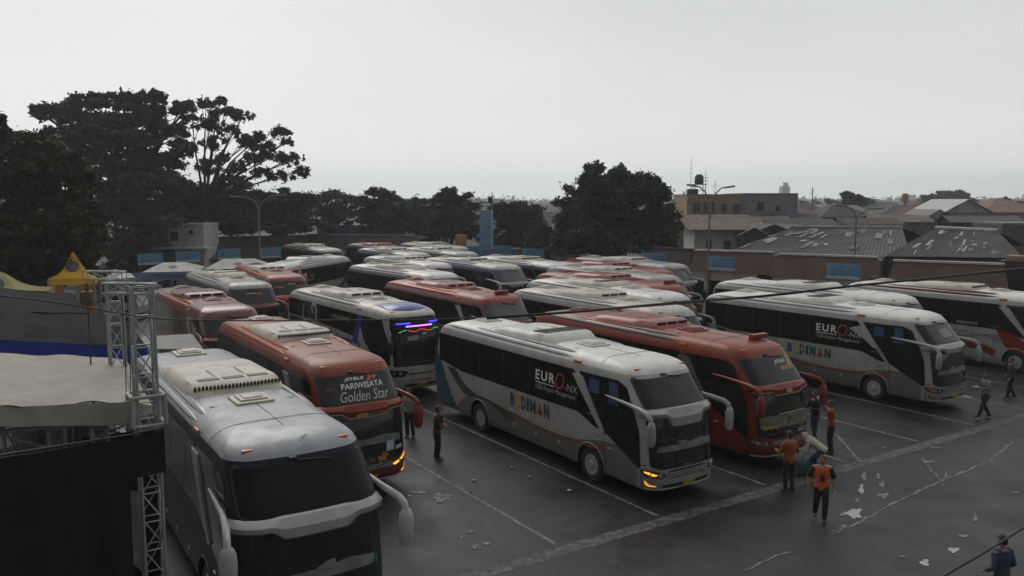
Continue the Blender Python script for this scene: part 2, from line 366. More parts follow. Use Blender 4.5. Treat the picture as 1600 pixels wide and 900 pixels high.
def make_bus(s, t, L):
    """s, t: lot coordinates of the front bumper; L: description of the vehicle"""
    kind = L.get('kind', 'hdd'); yaw = YAW+R(L.get('dyaw', 0))
    p = L['pos'] if 'pos' in L else lot(s, t)
    if 'yaw' in L: yaw = R(L['yaw'])
    d = Vector((math.cos(yaw), math.sin(yaw), 0)); sc = L.get('scale', 1)
    root = empty('coach_bus', p-d*6*sc, yaw, L['label'], 'bus', L.get('group', 'coaches parked in the yard')); root.scale = (L.get('scz', 1), L.get('scy', L.get('scz', 1)), L.get('scz', 1))
    side, roof = L['side'], L['roof']; trim = L.get('trim', side); belt = L.get('belt', trim)
    def P(name, mb, mats, sharp=38):
        o = mb.build(name, mats, root, sharp); o.location.x = 6; return o
    me = body_mesh(kind).copy(); me.materials[0] = side; me.materials[1] = roof; me.materials[2] = dkm
    bo = bpy.data.objects.new('body', me); COL.objects.link(bo); bo.parent = root; bo.location.x = 6
    near = L.get('near', 1)
    # --- wheels
    for i, x in enumerate(WX):
        for sg in (1, -1): wheel(root, x+6, sg, i == 1, L.get('rim'))
    # --- window bands
    for sg in (1, -1):
        g = MB()
        pts = L.get('band') or [(-11.55,2.12),(-11.62,3.1),(-3.45,3.12),(-2.15,1.62),(-2.45,1.66),(-3.2,1.93),(-9.9,1.93)]
        side_patch(g, kind, sg, rounded(pts, .07, 3), .006)
        for x in (-10.2,-8.7,-7.2,-5.7,-4.2): side_patch(g, kind, sg, [(x-.012,1.98),(x+.012,1.98),(x+.012,3.06),(x-.012,3.06)], .009, 1)
        o = P('side_window_band', g, [glassb, blackp])
        g = MB()
        pts = L.get('cabglass') or ([(-3.22,3.12),(-1.50,3.14),(-1.16,3.02),(-.74,2.30),(-.60,1.9),(-.52,1.0),(-.60,.95),(-2.02,1.62),(-2.08,1.72)] if kind == 'hdd'
              else [(-3.0,3.12),(-1.1,3.12),(-.62,2.3),(-.5,1.9),(-.44,1.35),(-1.9,1.5),(-2.8,2.1),(-3.15,2.7)])
        side_patch(g, kind, sg, rounded(pts, .06, 3), .007)
        P('cab_side_window', g, [glass])
        # silver boomerang strip
        if L.get('strip') is not None:
            g = MB(); side_louvre_strip(g, kind, sg, 0, **L.get('stripkw', {})); P('side_trim_strip', g, [L['strip']])
        # roof edge rail / fairing
        g = MB(); rz = 3.37
        xs = [-11.2,-10.6,-8,-6,-4.2,-3.6]; rr_ = [.01,.05,.06,.06,.055,.01]
        g.tube([(x, sg*1.085, 3.44) for x in xs], rr_, 8, 0, sq=1.2)
        xs = [-9.6,-9.0,-7.5,-6,-4.6,-3.9,-3.55]; rr_ = [.01,.055,.075,.085,.085,.06,.01]
        g.tube([(x, sg*.93, 3.54) for x in xs], rr_, 8, 0, sq=1.1)
        P('roof_fairing', g, [L.get('fair', side)])
        g = MB(); g.bbox((-3.35, sg*1.165, 3.36), (.34,.05,.09), .02); P('marker_lamp', g, [orange_l])
        # arch lip
        for c in WX:
            g = MB(); g.tube([Vector((c+(AR+.02)*math.cos(a), sg*(interp(WT, .52+(AR+.02)*math.sin(a))+.004), .52+(AR+.02)*math.sin(a))) for a in [R(-8+k*14) for k in range(15)]], .02, 6)
            P('wheel_arch_lip', g, [L.get('lip', trim)])
        # panel gaps and luggage hatches
        g = MB()
        gaps = [(-.50,.40,.98),(-1.98,.40,1.62),(-10.9,.6,1.9)] if near else []
        for x, z0, z1 in gaps: side_patch(g, kind, sg, [(x-.012,z0),(x+.012,z0),(x+.012,z1),(x-.012,z1)], .005)
        for x in (-3.5,-4.7,-5.9,-7.1,-7.9): side_patch(g, kind, sg, [(x-.006,.42),(x+.006,.42),(x+.006,1.12),(x-.006,1.12)], .005)
        side_patch(g, kind, sg, [(-7.9,1.115),(-3.5,1.115),(-3.5,1.125),(-7.9,1.125)], .005)
        P('panel_gap', g, [blackp])
        for x in (-4.1,-5.3,-6.5): g = MB(); g.lathe([(.055,0),(.055,.012),(.02,.02)], 12, 0, Matrix.Translation(sidepos(kind, x, .78, sg)) @ Matrix.Rotation(-sg*math.pi/2, 4, 'X')); P('hatch_badge', g, [chrome])
        g = MB(); g.bbox(sidepos(kind, -1.75, 1.2, sg, .02), (.16,.03,.035), .01); P('door_handle', g, [chrome])
        # liveries
        for k, (cm, pts) in enumerate(L.get('patches', [])):
            g = MB(); side_patch(g, kind, sg, pts, .0035+.0004*k); P('painted_stripe', g, [cm])
        for (cm, s_, w_, h_, x0, z0, kw) in L.get('texts', []):
            g = MB(); kw = dict(kw)
            if sg > 0: pass
            side_text(g, kind, sg, s_, w_, h_, x0, z0, **kw); P('side_lettering', g, [cm])
    # --- front
    dark = L.get('mask', glassw)
    if kind == 'hdd':
        g = MB(); front_patch(g, kind, rounded([(-1.14,2.56),(1.14,2.56),(1.12,3.24),(-1.12,3.24)], .12, 5), .006); ws = P('upper_windscreen', g, [L.get('wsm', glass)])
        g = MB(); fr = rounded([(-1.19,2.52),(1.19,2.52),(1.17,3.28),(-1.17,3.28)], .14, 5); fi = rounded([(-1.14,2.56),(1.14,2.56),(1.12,3.24),(-1.12,3.24)], .12, 5)
        for i in range(len(fr)):
            j = (i+1) % len(fr); g.add([cont(kind,*fr[i],.008),cont(kind,*fr[j],.008),cont(kind,*fi[j],.011),cont(kind,*fi[i],.011)], [(0,1,2,3)])
        g.build('rubber_seal', [blackp], ws)
        g = MB(); front_patch(g, kind, rounded([(-1.17,1.05),(-.9,.97),(.9,.97),(1.17,1.05),(1.19,2.28),(-1.19,2.28)], .08, 3), .006); lw = P('lower_windscreen', g, [dark])
        # belt visor
        g = MB(); n = 40; prev = None; ring = []
        dipf = L.get('dip', .13)
        for i in range(n+1):
            u = -1.42+2.84*i/n; au = abs(u); k = max(0, min(1, (.72-au)/.22)); k = k*k*(3-2*k)
            zb = 2.30-dipf*k; zt = 2.53+.02*k - .03*max(0, (au-1.15)/.3)
            e_ = 1-max(0, (au-1.2)/.22)
            ring.append([cont(kind,u,zt,.0), cont(kind,u,zt-.02,.05*e_+.005), cont(kind,u,(zt+zb)/2+.02,.11*e_+.01), cont(kind,u,zb+.03,.07*e_+.008), cont(kind,u,zb,.0)])
        vs_ = [q for r_ in ring for q in r_]; fs_ = [(i*5+k,(i+1)*5+k,(i+1)*5+k+1,i*5+k+1) for i in range(n) for k in range(4)]
        g.add(vs_, fs_, 0, True); vis = P('front_visor', g, [belt], 30)
        g = MB()   # dark seam on the visor
        pt = []
        for i in range(n+1):
            u = -1.2+2.4*i/n; au = abs(u); k = max(0, min(1, (.72-au)/.22)); k = k*k*(3-2*k); pt.append(cont(kind,u,2.34-dipf*k,.108))
        g.tube(pt, .012, 5); g.build('visor_seam', [L.get('seam', blackp)], vis)
        wz = 2.42
        g = MB()
        for y0 in (-.15,): 
            g.tube([cont(kind,y0,3.30,.03), cont(kind,y0+.1,3.27,.05), cont(kind,y0+.62,3.22,.04)], .014, 6); g.bbox(cont(kind,y0,3.31,.02), (.12,.14,.05), .02)
        P('upper_wiper', g, [blackp])
        g = MB()
        for sg in (-1, 1): g.tube([cont(kind,sg*.85-.5,1.07,.05), cont(kind,sg*.55-.15,1.09,.04), cont(kind,sg*.2+.25,1.13,.03)], .013, 6)
        P('lower_wiper', g, [blackp])
        # dashboard shape seen through the lower glass
        if near and not L.get('nodash'):
            g = MB(); front_patch(g, kind, rounded([(-1.0,1.43),(1.0,1.43),(.98,1.6),(.5,1.66),(.1,1.6),(-.95,1.57)], .04), .009); P('dashboard', g, [L.get('dash', curtain)])
    else:
        g = MB(); front_patch(g, kind, rounded([(-1.16,1.32),(1.16,1.32),(1.15,2.66),(-1.15,2.66)], .08, 4), .006); ws = P('windscreen', g, [L.get('wsm', glass)])
        g = MB(); front_patch(g, kind, rounded([(-1.17,2.66),(1.17,2.66),(1.10,3.26),(-1.10,3.26)], .10, 4), .0062); P('destination_panel', g, [glassb])
        g = MB(); g.tube([cont(kind,-.9,1.38,.05), cont(kind,-.2,1.42,.04), cont(kind,.5,1.5,.03)], .013, 6); P('wiper', g, [blackp])
    # lights, grille, bumper
    hm = L.get('hl', None)
    for sg in (-1, 1):
        g = MB()
        pts = [(sg*.72,.78),(sg*.80,.90),(sg*1.36,.96),(sg*1.46,.90),(sg*1.30,.76),(sg*.9,.72)] if kind == 'hdd' else [(sg*.60,1.06),(sg*.66,1.16),(sg*1.30,1.20),(sg*1.42,1.10),(sg*1.2,.90),(sg*.8,.93)]
        front_patch(g, kind, rounded(pts, .03, 3), .010); h = P('headlight', g, [lampglass if kind == 'hdd' else glass])
        g = MB()
        for q in (.92, 1.14): g = MB(); g.lathe([(.055,0),(.06,.012),(.045,.016),(0,.004)], 14, 0, Matrix.Translation(cont(kind, sg*q, sum(p[1] for p in pts)/6, .008)) @ Matrix.Rotation(math.pi/2, 4, 'Y')); g.build('lamp_bowl', [chrome], h)
        lit = L.get('lit', ())
        g = MB()
        if kind == 'hdd':
            pts = L.get('ledshape') or [(sg*.98,.835),(sg*1.2,.90),(sg*1.32,.91),(sg*1.30,.875),(sg*1.08,.80)]
            front_patch(g, kind, [(sg*abs(a), b) for a, b in pts], .014)
            P('indicator_lamp', g, [amber if 'ind' in lit else orange_l])
        g = MB()
        front_patch(g, kind, [(sg*1.0,.51),(sg*1.03,.54),(sg*1.19,.565),(sg*1.29,.66),(sg*1.32,.65),(sg*1.27,.545),(sg*1.19,.515)], .012)
        P('fog_lamp', g, [ambdim if 'fog' in lit else (amber if 'fogb' in lit else lampglass)])
    g = MB()
    if kind == 'hdd':
        front_patch(g, kind, rounded([(-.66,.72),(.66,.72),(.72,.90),(.5,.94),(-.5,.94),(-.72,.90)], .04), .007, 0)
        for k in range(3): g.tube([cont(kind,u/10,.765+.05*k+.00*abs(u),.02) for u in range(-7, 8)], .012, 5, 1)
        front_patch(g, kind, rounded([(-.8,.46),(.8,.46),(.9,.56),(-.9,.56)], .03), .007, 0)
        g.tube([cont(kind,u/10,.435,.02) for u in range(-13, 14)], .018, 6, 1)
    else:
        front_patch(g, kind, rounded([(-.62,.98),(.62,.98),(.55,1.03),(-.55,1.03)], .02), .007, 0)
        front_patch(g, kind, rounded([(-.85,.50),(.85,.50),(.75,.60),(-.75,.60)], .03), .007, 0)
        front_patch(g, kind, rounded([(-.5,.73),(.5,.73),(.45,.76),(-.45,.76)], .01), .007, 0)
    P('front_grille', g, [blackp, chrome])
    g = MB(); g.bbox(cont(kind, 0, .54, .03), (.02,.44,.13), .008); npl = P('number_plate', g, [L.get('plate', mat('number_plate_yellow', (.30,.20,.03), .5, dirt=.6))])
    # front-roof lamps
    for sg in (-1, 1): g = MB(); g.bbox((interp(FT[kind], 3.46)-.12, sg*.80, 3.455), (.10,.20,.05), .02); P('roof_marker_lamp', g, [orange_l])
    # --- mirrors
    mm = L.get('mirror', belt)
    for sg in (-1, 1):
        g = MB()
        if kind == 'hdd':
            pts = [(-1.95,sg*1.275,2.66),(-1.4,sg*1.295,2.63),(-.80,sg*1.32,2.59),(-.42,sg*1.36,2.56),(-.12,sg*1.41,2.52),(.03,sg*1.44,2.44),(.08,sg*1.445,2.28)]
            g.tube(pts, [.015,.035,.045,.055,.06,.06,.055], 10, 0, sq=1.3)
            a = P('mirror_arm', g, [mm]); g = MB()
            prof = [(.02,-.36),(.07,-.34),(.105,-.25),(.115,0),(.105,.2),(.07,.3),(.03,.33)]
            g.lathe(prof, 14, 0, Matrix.Translation((.08, sg*1.445, 2.06)) @ Matrix.Diagonal((.75,1.22,.95,1)))
            hsg = P('mirror_housing', g, [mm])
            g = MB(); g.bbox((.005, sg*1.445, 2.05), (.012,.20,.46), .02); g.build('mirror_glass', [chrome], hsg)
        else:
            pts = [(-.55,sg*1.15,2.75),(-.25,sg*1.3,2.8),(.05,sg*1.42,2.65),(.12,sg*1.45,2.4)]
            g.tube(pts, [.03,.035,.035,.03], 8); a = P('mirror_arm', g, [blackp]); g = MB()
            g.lathe([(.02,-.3),(.09,-.26),(.11,0),(.09,.22),(.02,.27)], 12, 0, Matrix.Translation((.12, sg*1.45, 2.2)) @ Matrix.Diagonal((.6,1,1,1)))
            P('mirror_housing', g, [blackp])
    # --- roof equipment
    ax = L.get('acx', -6.6); acm = L.get('acm', acw)
    g = MB(); st = L.get('acstyle', 0); Lh = 1.75
    # tapered fairing with rounded nose
    prof = [(-Lh,.02,.95),(-Lh+.22,.15,.99),(-Lh+.8,.20,1.01),(.5,.23,1.01),(Lh-.65,.255,1.0),(Lh-.40,.25,.98),(Lh-.12,.10,.93),(Lh,-.02,.90)]
    rows = []
    for x, h, hw in prof:
        z0 = 3.60; row = []
        for k in range(13):
            t = math.pi*k/12; row.append((ax+x, -hw*math.cos(t)*(1 if abs(math.cos(t)) > .99 else 1), z0-.10+ (h+.10)*min(1, 1.9*math.sin(t))))
        rows.append(row)
    g.add([q for r_ in rows for q in r_], [(i*13+k, i*13+k+1, (i+1)*13+k+1, (i+1)*13+k) for i in range(len(prof)-1) for k in range(12)], 0, True)
    acu = P('roof_air_conditioner', g, [acm], 50)
    g = MB()
    if st == 0:     # front slatted intake and side-by-side hatches
        for k in range(24):
            y = -.84+1.68*k/23; g.box((ax+Lh-.20-.05*(y/.8)**2, y, 3.725), (.06,.038,.23), m=0, ry=R(52))
        for y in (-.5, 0, .5): g.box((ax+Lh-.62, y, 3.86), (.22,.42,.014), m=1)
    elif st == 1:   # dark louvre squares on top
        for i in range(3):
            for j in range(5): g.box((ax+Lh-1.25+.27*i, -.62+.31*j, 3.853), (.20,.25,.014), m=0)
    else:
        for j in range(3): g.box((ax+Lh-.19, -.5+.5*j, 3.76), (.05,.40,.11), m=0, ry=R(35))
    g.build('air_vent', [acg, mat('vent_panel_grey', (.10,.10,.10), .6)], acu)
    for y in (-.30, .30): g = MB(); g.box((ax+Lh-1.35, y, 3.842), (.9,.014,.02)); g.build('cover_seam', [mat('seam_grey', (.30,.28,.24), .7)], acu)
    hx = L.get('hatx', -4.05)
    for q, x in enumerate((hx, -10.1)):
        g = MB(); g.bbox((x, 0, 3.665), (.78,.72,.05), .02); g.bbox((x, 0, 3.70), (.56,.52,.06), .02); g.bbox((x, 0, 3.735), (.40,.36,.04), .015)
        P('roof_hatch', g, [L.get('hatm', acm)])
        if q == 0:
            g = MB(); g.box((x+.12, -.62, 3.62), (.03,.35,.03), rz=.0); g.box((x+.12, .62, 3.62), (.03,.35,.03)); P('roof_rib', g, [roof])
    for x in (-2.35, -5.0, -8.6): 
        g = MB()
        pts = [(x, y, interp([(b, a) for a, b in reversed([(z, w_) for z, w_ in WT if z >= 3.33])], abs(y))+.002) for y in [-1.12+.08*k for k in range(29)]]
        g.tube(pts, .006, 4); P('roof_seam', g, [mat('roof_seam_dark', (.06,.055,.05), .8)])
    g = MB(); g.tube([(-4.3,0,3.648),(-2.9,0,3.648),(-2.35,0,3.637),(-1.9,0,3.624)], .006, 4)
    P('roof_seam', g, [mat('roof_seam_dark', (.06,.055,.05), .8)])
    if L.get('vent'):
        for x, y in L['vent']:
            g = MB(); g.bbox((x, y, 3.70), (.20,.72,.16), .03); P('roof_vent', g, [L.get('ventm', roof)])
    # rear glass and lamps
    g = MB(); g.bbox((-11.97, 0, 2.45), (.05,1.8,.8), .02); P('rear_window', g, [glassb])
    for sg in (-1, 1): g = MB(); g.bbox((-11.97, sg*.95, 1.2), (.06,.16,.5), .02); P('tail_lamp', g, [mat('tail_lamp_red', (.3,.01,.01), .3)])
    for f in L.get('extra', []): f(kind, P)
    return root
# ------------------------------------------------------------------ liveries
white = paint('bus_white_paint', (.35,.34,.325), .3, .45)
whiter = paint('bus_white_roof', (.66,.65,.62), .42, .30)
silver = paint('bus_silver_grey', (.26,.265,.275), .28, .45)
silverroof = paint('bus_silver_roof', (.30,.315,.335), .38, .5)
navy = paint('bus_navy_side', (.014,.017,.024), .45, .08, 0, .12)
red = paint('bus_red_paint', (.19,.022,.006), .30, .15, .15, .28)
redroof = paint('bus_red_roof', (.23,.030,.009), .36, .15, .12, .25)
redpale = paint('bus_faded_red_roof', (.24,.05,.028), .4, .2, .12, .25)
darkred = paint('bus_dark_red', (.115,.020,.011), .32, .15)
orange = paint('bus_orange_stripe', (.48,.10,.02), .3, .12)
dgreen = paint('bus_dark_green', (.02,.055,.03), .3, .3)
teal = paint('bus_teal', (.010,.05,.08), .3, .3)
lgrey = paint('bus_lower_grey', (.13,.125,.12), .35, .45)
silverb = paint('bus_bright_silver', (.31,.315,.325), .3, .35)
ltgrey = paint('bus_light_grey', (.36,.36,.37), .35, .4)
blackpaint = paint('bus_black_paint', (.018,.018,.02), .25, .2)
bluep = paint('bus_blue_paint', (.02,.05,.30), .25, .15)
cream = paint('bus_cream_roof', (.47,.44,.38), .42, .45)
greyroof = paint('bus_dusty_grey_roof', (.30,.29,.27), .45, .5)
purple = paint('bus_purple_stripe', (.06,.05,.16), .35, .3)
yellow = paint('bus_yellow_stripe', (.50,.33,.05), .35, .3)
brownred = paint('bus_brown_stripe', (.17,.06,.04), .35, .3)
wtxt = mat('white_lettering', (.62,.62,.60), .5); gtxt = mat('grey_lettering', (.20,.20,.21), .5); otxt = mat('orange_lettering', (.60,.13,.04), .5)
blk = mat('black_lettering', (.02,.02,.025), .5); ytxt = mat('yellow_lettering', (.46,.26,.05), .5); bltxt = mat('blue_lettering', (.02,.05,.20), .5)
tl = mat('teal_lettering', (.012,.085,.13), .5); rd = mat('red_lettering', (.24,.045,.025), .5); gold = mat('gold_star_trim', (.45,.20,.05), .4); dgt = mat('green_letters', (.012,.05,.04), .5); prp = mat('violet_letters', (.08,.06,.11), .5)
paper = mat('paper_notice', (.45,.48,.50), .8); bsky = mat('blue_curtain', (.015,.05,.11), .7); sticker = mat('blue_round_sticker', (.08,.25,.42), .5)

def arc_pts(pts, n=8):
    """Catmull-Rom through 2D points"""
    o = []; P_ = [pts[0]]+list(pts)+[pts[-1]]
    for i in range(1, len(P_)-2):
        for k in range(n):
            t = k/n; a, b, c, d = (Vector(q) for q in P_[i-1:i+3])
            o.append(tuple(.5*((2*b)+(-a+c)*t+(2*a-5*b+4*c-d)*t*t+(-a+3*b-3*c+d)*t**3)))
    o.append(tuple(pts[-1])); return o
def ribbon(top, bot): return arc_pts(top)+arc_pts(bot)[::-1]
low_top = arc_pts([(-10.3,.5),(-9.75,1.02),(-8.6,1.28),(-7.0,1.18),(-5.0,1.03),(-3.4,1.08),(-2.0,1.34),(-.78,1.36)])
bud_patches = [
    (lgrey, low_top + [(-.55,.95)] + arch_bottom(-10.3, -.55, .40)),
    (teal, ribbon([(-11.55,.42),(-11.85,1.2),(-11.9,2.6)], [(-10.1,.42),(-10.7,1.0),(-11.35,2.0)]) ),
    (dgreen, ribbon([(-10.95,1.95),(-10.3,1.45),(-9.6,1.13),(-8.9,1.17)], [(-10.35,1.95),(-9.8,1.55),(-8.9,1.30),(-7.6,1.22)])),
    (dgreen, ribbon([(-8.2,1.27),(-7.4,1.18),(-6.4,.95)], [(-8.1,1.18),(-7.5,1.0),(-6.9,.80)])),
    (brownred, ribbon([(-7.0,1.16),(-5,1.01),(-3.4,1.05),(-1.95,1.22)], [(-7.0,1.08),(-5,.93),(-3.4,.96),(-1.95,1.05)])),
]
def bud_extra(sg_list=(1, -1), poster=False):
    def f(kind, P):
        for sg in sg_list:
            cols = [tl, ytxt, prp, blk, tl, rd, dgt]; ws = [.20,.21,.21,.09,.26,.24,.24]
            xs = -6.75 if sg < 0 else -6.9; wt = 2.15; g = MB(); x = 0; tot = sum(ws)+.06*6
            order = list(zip('BUDIMAN', cols, ws)); g = MB()
            for i, (ch, cm, w_) in enumerate(order):
                ww = w_/tot*wt; gx = x/tot*wt
                x0 = xs+gx if sg < 0 else xs+wt-gx-ww
                if ch == 'A':
                    tri = [(x0, 1.40), (x0+ww, 1.40), (x0+ww/2, 1.80)]; side_patch(g, kind, sg, tri, .010, i)
                else: side_text(g, kind, sg, ch, ww, .42, x0, 1.38, m=i, bold=.055)
                x += w_+.06
            P('operator_lettering', g, [tl, ytxt, prp, blk, tl, rd, dgt])
            g = MB()
            m_ = lambda a, w_: a if sg < 0 else -(a+w_)-8.6     # mirror the block on the other side
            side_text(g, kind, sg, 'EUR', 1.0, .31, m_(-5.35, 1.0), 2.50, m=0, off=.012, bold=.025, space=1.25)
            side_text(g, kind, sg, 'O', .46, .50, m_(-4.34, .46), 2.40, m=1, off=.012, shear=.2)
            side_text(g, kind, sg, '-NX', .62, .21, m_(-3.86, .62), 2.42, m=2, off=.012)
            side_text(g, kind, sg, '1526 Engine Management', 2.05, .19, m_(-5.35, 2.05), 2.18, m=2, off=.012, shear=.3)
            x0 = m_(-5.35, 1.0); side_patch(g, kind, sg, [(x0, 2.415), (x0+1.0, 2.415), (x0+1.0, 2.445), (x0, 2.445)], .012, 0)
            P('model_lettering', g, [wtxt, rd, ltgrey_t])
            g = MB(); side_patch(g, kind, sg, [(-2.72,2.62),(-2.28,2.62),(-2.28,3.0),(-2.72,3.0)], .010); P('window_curtain', g, [bsky]); g = MB()
            side_patch(g, kind, sg, [(-1.86,2.45),(-1.42,2.45),(-1.52,3.05),(-1.86,3.05)], .010)
            P('window_curtain', g, [bsky])
            g = MB(); side_text(g, kind, sg, 'RW 503', .5, .07, -2.75 if sg < 0 else -2.75, 1.95, m=0, off=.01); P('fleet_number', g, [gtxt])
            g = MB(); side_text(g, kind, sg, '3E01', .26, .12, -2.75+.3, 1.38, m=0, off=.01); P('fleet_code', g, [gtxt])
        # inside the lower windscreen: papers and a steering wheel shape
        g = MB(); front_patch(g, kind, [(-.28,1.60),(.0,1.60),(.0,1.66),(-.28,1.66)], .011)
        front_patch(g, kind, rounded([(.25,1.50),(.85,1.56),(.9,1.60),(.3,1.56)], .02), .011); P('dashboard_papers', g, [gtxt])
        g = MB(); g.tube([cont(kind, -.55+.2*math.cos(t/12*6.283), 1.62+.14*math.sin(t/12*6.283), .01) for t in range(13)], .010, 5); P('steering_wheel', g, [mat('wheel_grey', (.06,.06,.06), .6)])
        g = MB(); front_patch(g, kind, [(-1.55,.40),(1.55,.40),(1.55,.98),(-1.55,.98)], .004); P('front_bumper', g, [silver])
        if poster:
            g = MB(); front_patch(g, kind, [(-.25,2.75),(.45,2.78),(.42,3.06),(-.22,3.04)], .012); P('windscreen_poster', g, [mat('dim_poster', (.16,.165,.17), .4)])
        g = MB(); front_text(g, kind, 'JB 3', .30, .05, -.15, 1.0, m=0, off=.014); P('grille_badge', g, [gtxt])
    return f
ltgrey_t = mat('pale_grey_lettering', (.38,.38,.38), .5)
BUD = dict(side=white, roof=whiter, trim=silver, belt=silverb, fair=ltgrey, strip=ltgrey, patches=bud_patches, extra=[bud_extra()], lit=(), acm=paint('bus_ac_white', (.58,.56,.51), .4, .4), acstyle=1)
def bus(s, t, label, **k):
    L = dict(label=label); 
    L.update(k); return make_bus(s, t, L)

# A: silver coach in the foreground
def a_extra(kind, P):
    g = MB(); front_patch(g, kind, [(-.25,1.10),(.15,1.12),(.0,1.28)], .012); P('white_cloth', g, [ltgrey_t])
    g = MB(); front_patch(g, kind, rounded([(-.1,1.58),(.28,1.60),(.26,1.72),(.1,1.69)], .03), .012); P('dashboard_item', g, [gtxt])
    g = MB(); g.lathe([(.07,0),(.07,.004),(0,.004)], 16, 0, Matrix.Translation(cont(kind, 1.02, 1.47, .010)) @ Matrix.Rotation(R(60), 4, 'Z') @ Matrix.Rotation(R(90), 4, 'Y')); P('round_sticker', g, [sticker])
    g = MB(); front_text(g, kind, '1 1 5', .26, .05, .2, .87, m=0, off=.014); P('front_code', g, [wtxt])
    g = MB(); g.tube([(-1.2+.05*math.cos(t*.6), .1+.10*math.sin(t*.6), 3.53+.05*math.sin(t*.6)) for t in range(11)], .006, 5); P('loose_wire', g, [blackp])
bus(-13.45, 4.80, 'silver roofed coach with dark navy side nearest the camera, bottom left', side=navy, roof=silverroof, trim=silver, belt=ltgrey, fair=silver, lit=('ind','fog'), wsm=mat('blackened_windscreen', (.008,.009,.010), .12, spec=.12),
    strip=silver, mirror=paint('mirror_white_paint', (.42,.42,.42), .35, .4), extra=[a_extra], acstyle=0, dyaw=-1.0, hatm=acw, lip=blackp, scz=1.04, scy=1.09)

# B: red Golden Star coach
def b_extra(kind, P):
    g = MB(); front_text(g, kind, 'JETBUS', .60, .095, -.40, 3.08, 0, shear=.35, bold=.03); front_text(g, kind, '3+', .34, .16, .24, 3.06, 1, shear=.3, bold=.04)
    front_text(g, kind, 'PARIWISATA', 1.22, .14, -.52, 2.90, 0, shear=.15, bold=.012)
    front_text(g, kind, 'Golden Star', 1.42, .24, -.62, 2.61, 2, shear=.45); P('windscreen_lettering', g, [wtxt, otxt, ltgrey_t])
    g = MB(); g.bbox(cont(kind, -.86, 2.88, .015), (.02,.22,.20), .02); P('operator_sticker', g, [brownred])
    g = MB()
    for u0, m in ((-.28, 0), (.02, 1), (.34, 2)): front_patch(g, kind, [(u0,2.20),(u0+.29,2.20),(u0+.29,2.31),(u0,2.31)], .115, m)
    P('route_banner', g, [ytxt, dgt, rd])
    g = MB(); front_text(g, kind, 'SUMBER', .25, .06, -.26, 2.225, 0, off=.119, bold=.02); front_text(g, kind, 'RAHMAT', .25, .06, .36, 2.225, 0, off=.119, bold=.02); P('banner_lettering', g, [brownred])
    g = MB(); front_patch(g, kind, [(.52,1.18),(.76,1.18),(.78,1.46),(.56,1.46)], .012); front_patch(g, kind, rounded([(.82,1.18),(1.04,1.20),(1.04,1.30),(.82,1.28)], .02), .012); P('windscreen_notice', g, [paper])
    g = MB(); g.lathe([(.085,0),(.085,.004),(0,.004)], 18, 0, Matrix.Translation(cont(kind, .95, 1.46, .010)) @ Matrix.Rotation(R(45), 4, 'Z') @ Matrix.Rotation(R(90), 4, 'Y')); P('round_sticker', g, [sticker])
    g = MB(); star(g, kind, .42, 1.03, .17, .014); front_text(g, kind, 'Golden Star', .60, .12, -.40, .97, 0, off=.014, shear=.2); P('gold_star_emblem', g, [gold])
def star(g, kind, u, z, r, off, m=0):
    pts = []
    for k in range(10):
        a = math.pi/2+k*math.pi/5; q = r if k % 2 == 0 else r*.38; pts.append((u+q*math.cos(a)*1.1, z+q*math.sin(a)))
    bmx = polybm(pts); bmesh.ops.triangulate(bmx, faces=bmx.faces[:]); v, f = mapped(bmx, lambda x, y: cont(kind, x, y, off), UC); g.add(v, f, m)
RED_AC = paint('bus_red_ac', (.28,.045,.03), .35, .35)
roofor = [(orange, None)]
def roof_stripes(col, x0, x1, y0=.70, y1=1.05, extra=None):
    def f(kind, P):
        tab = [(b, a) for a, b in reversed([(z, w_) for z, w_ in WT if z >= 3.33])]
        for sg in (1, -1):
            g = MB(); n = 10; 
            for i in range(n):
                xa, xb = x0+(x1-x0)*i/n, x0+(x1-x0)*(i+1)/n; ys = [y0+(y1-y0)*k/4 for k in range(5)]
                vs_ = [(x, sg*y, interp(tab, y)+.004) for x in (xa, xb) for y in ys]
                g.add(vs_, [(k, k+1, k+6, k+5) for k in range(4)], 0, True)
            P('roof_stripe', g, [col])
    return f
bus(-20.2, 8.75, 'red coach with white script name on its upper windscreen and lit amber lamps', side=red, roof=redpale, trim=red, belt=red, fair=orange, lit=('ind','fogb'), strip=silver,
    seam=ltgrey, extra=[b_extra], acstyle=0, mirror=red, ledshape=[(.70,.80),(1.18,.98),(1.30,1.02),(1.26,.96),(.78,.755)], dyaw=-1)

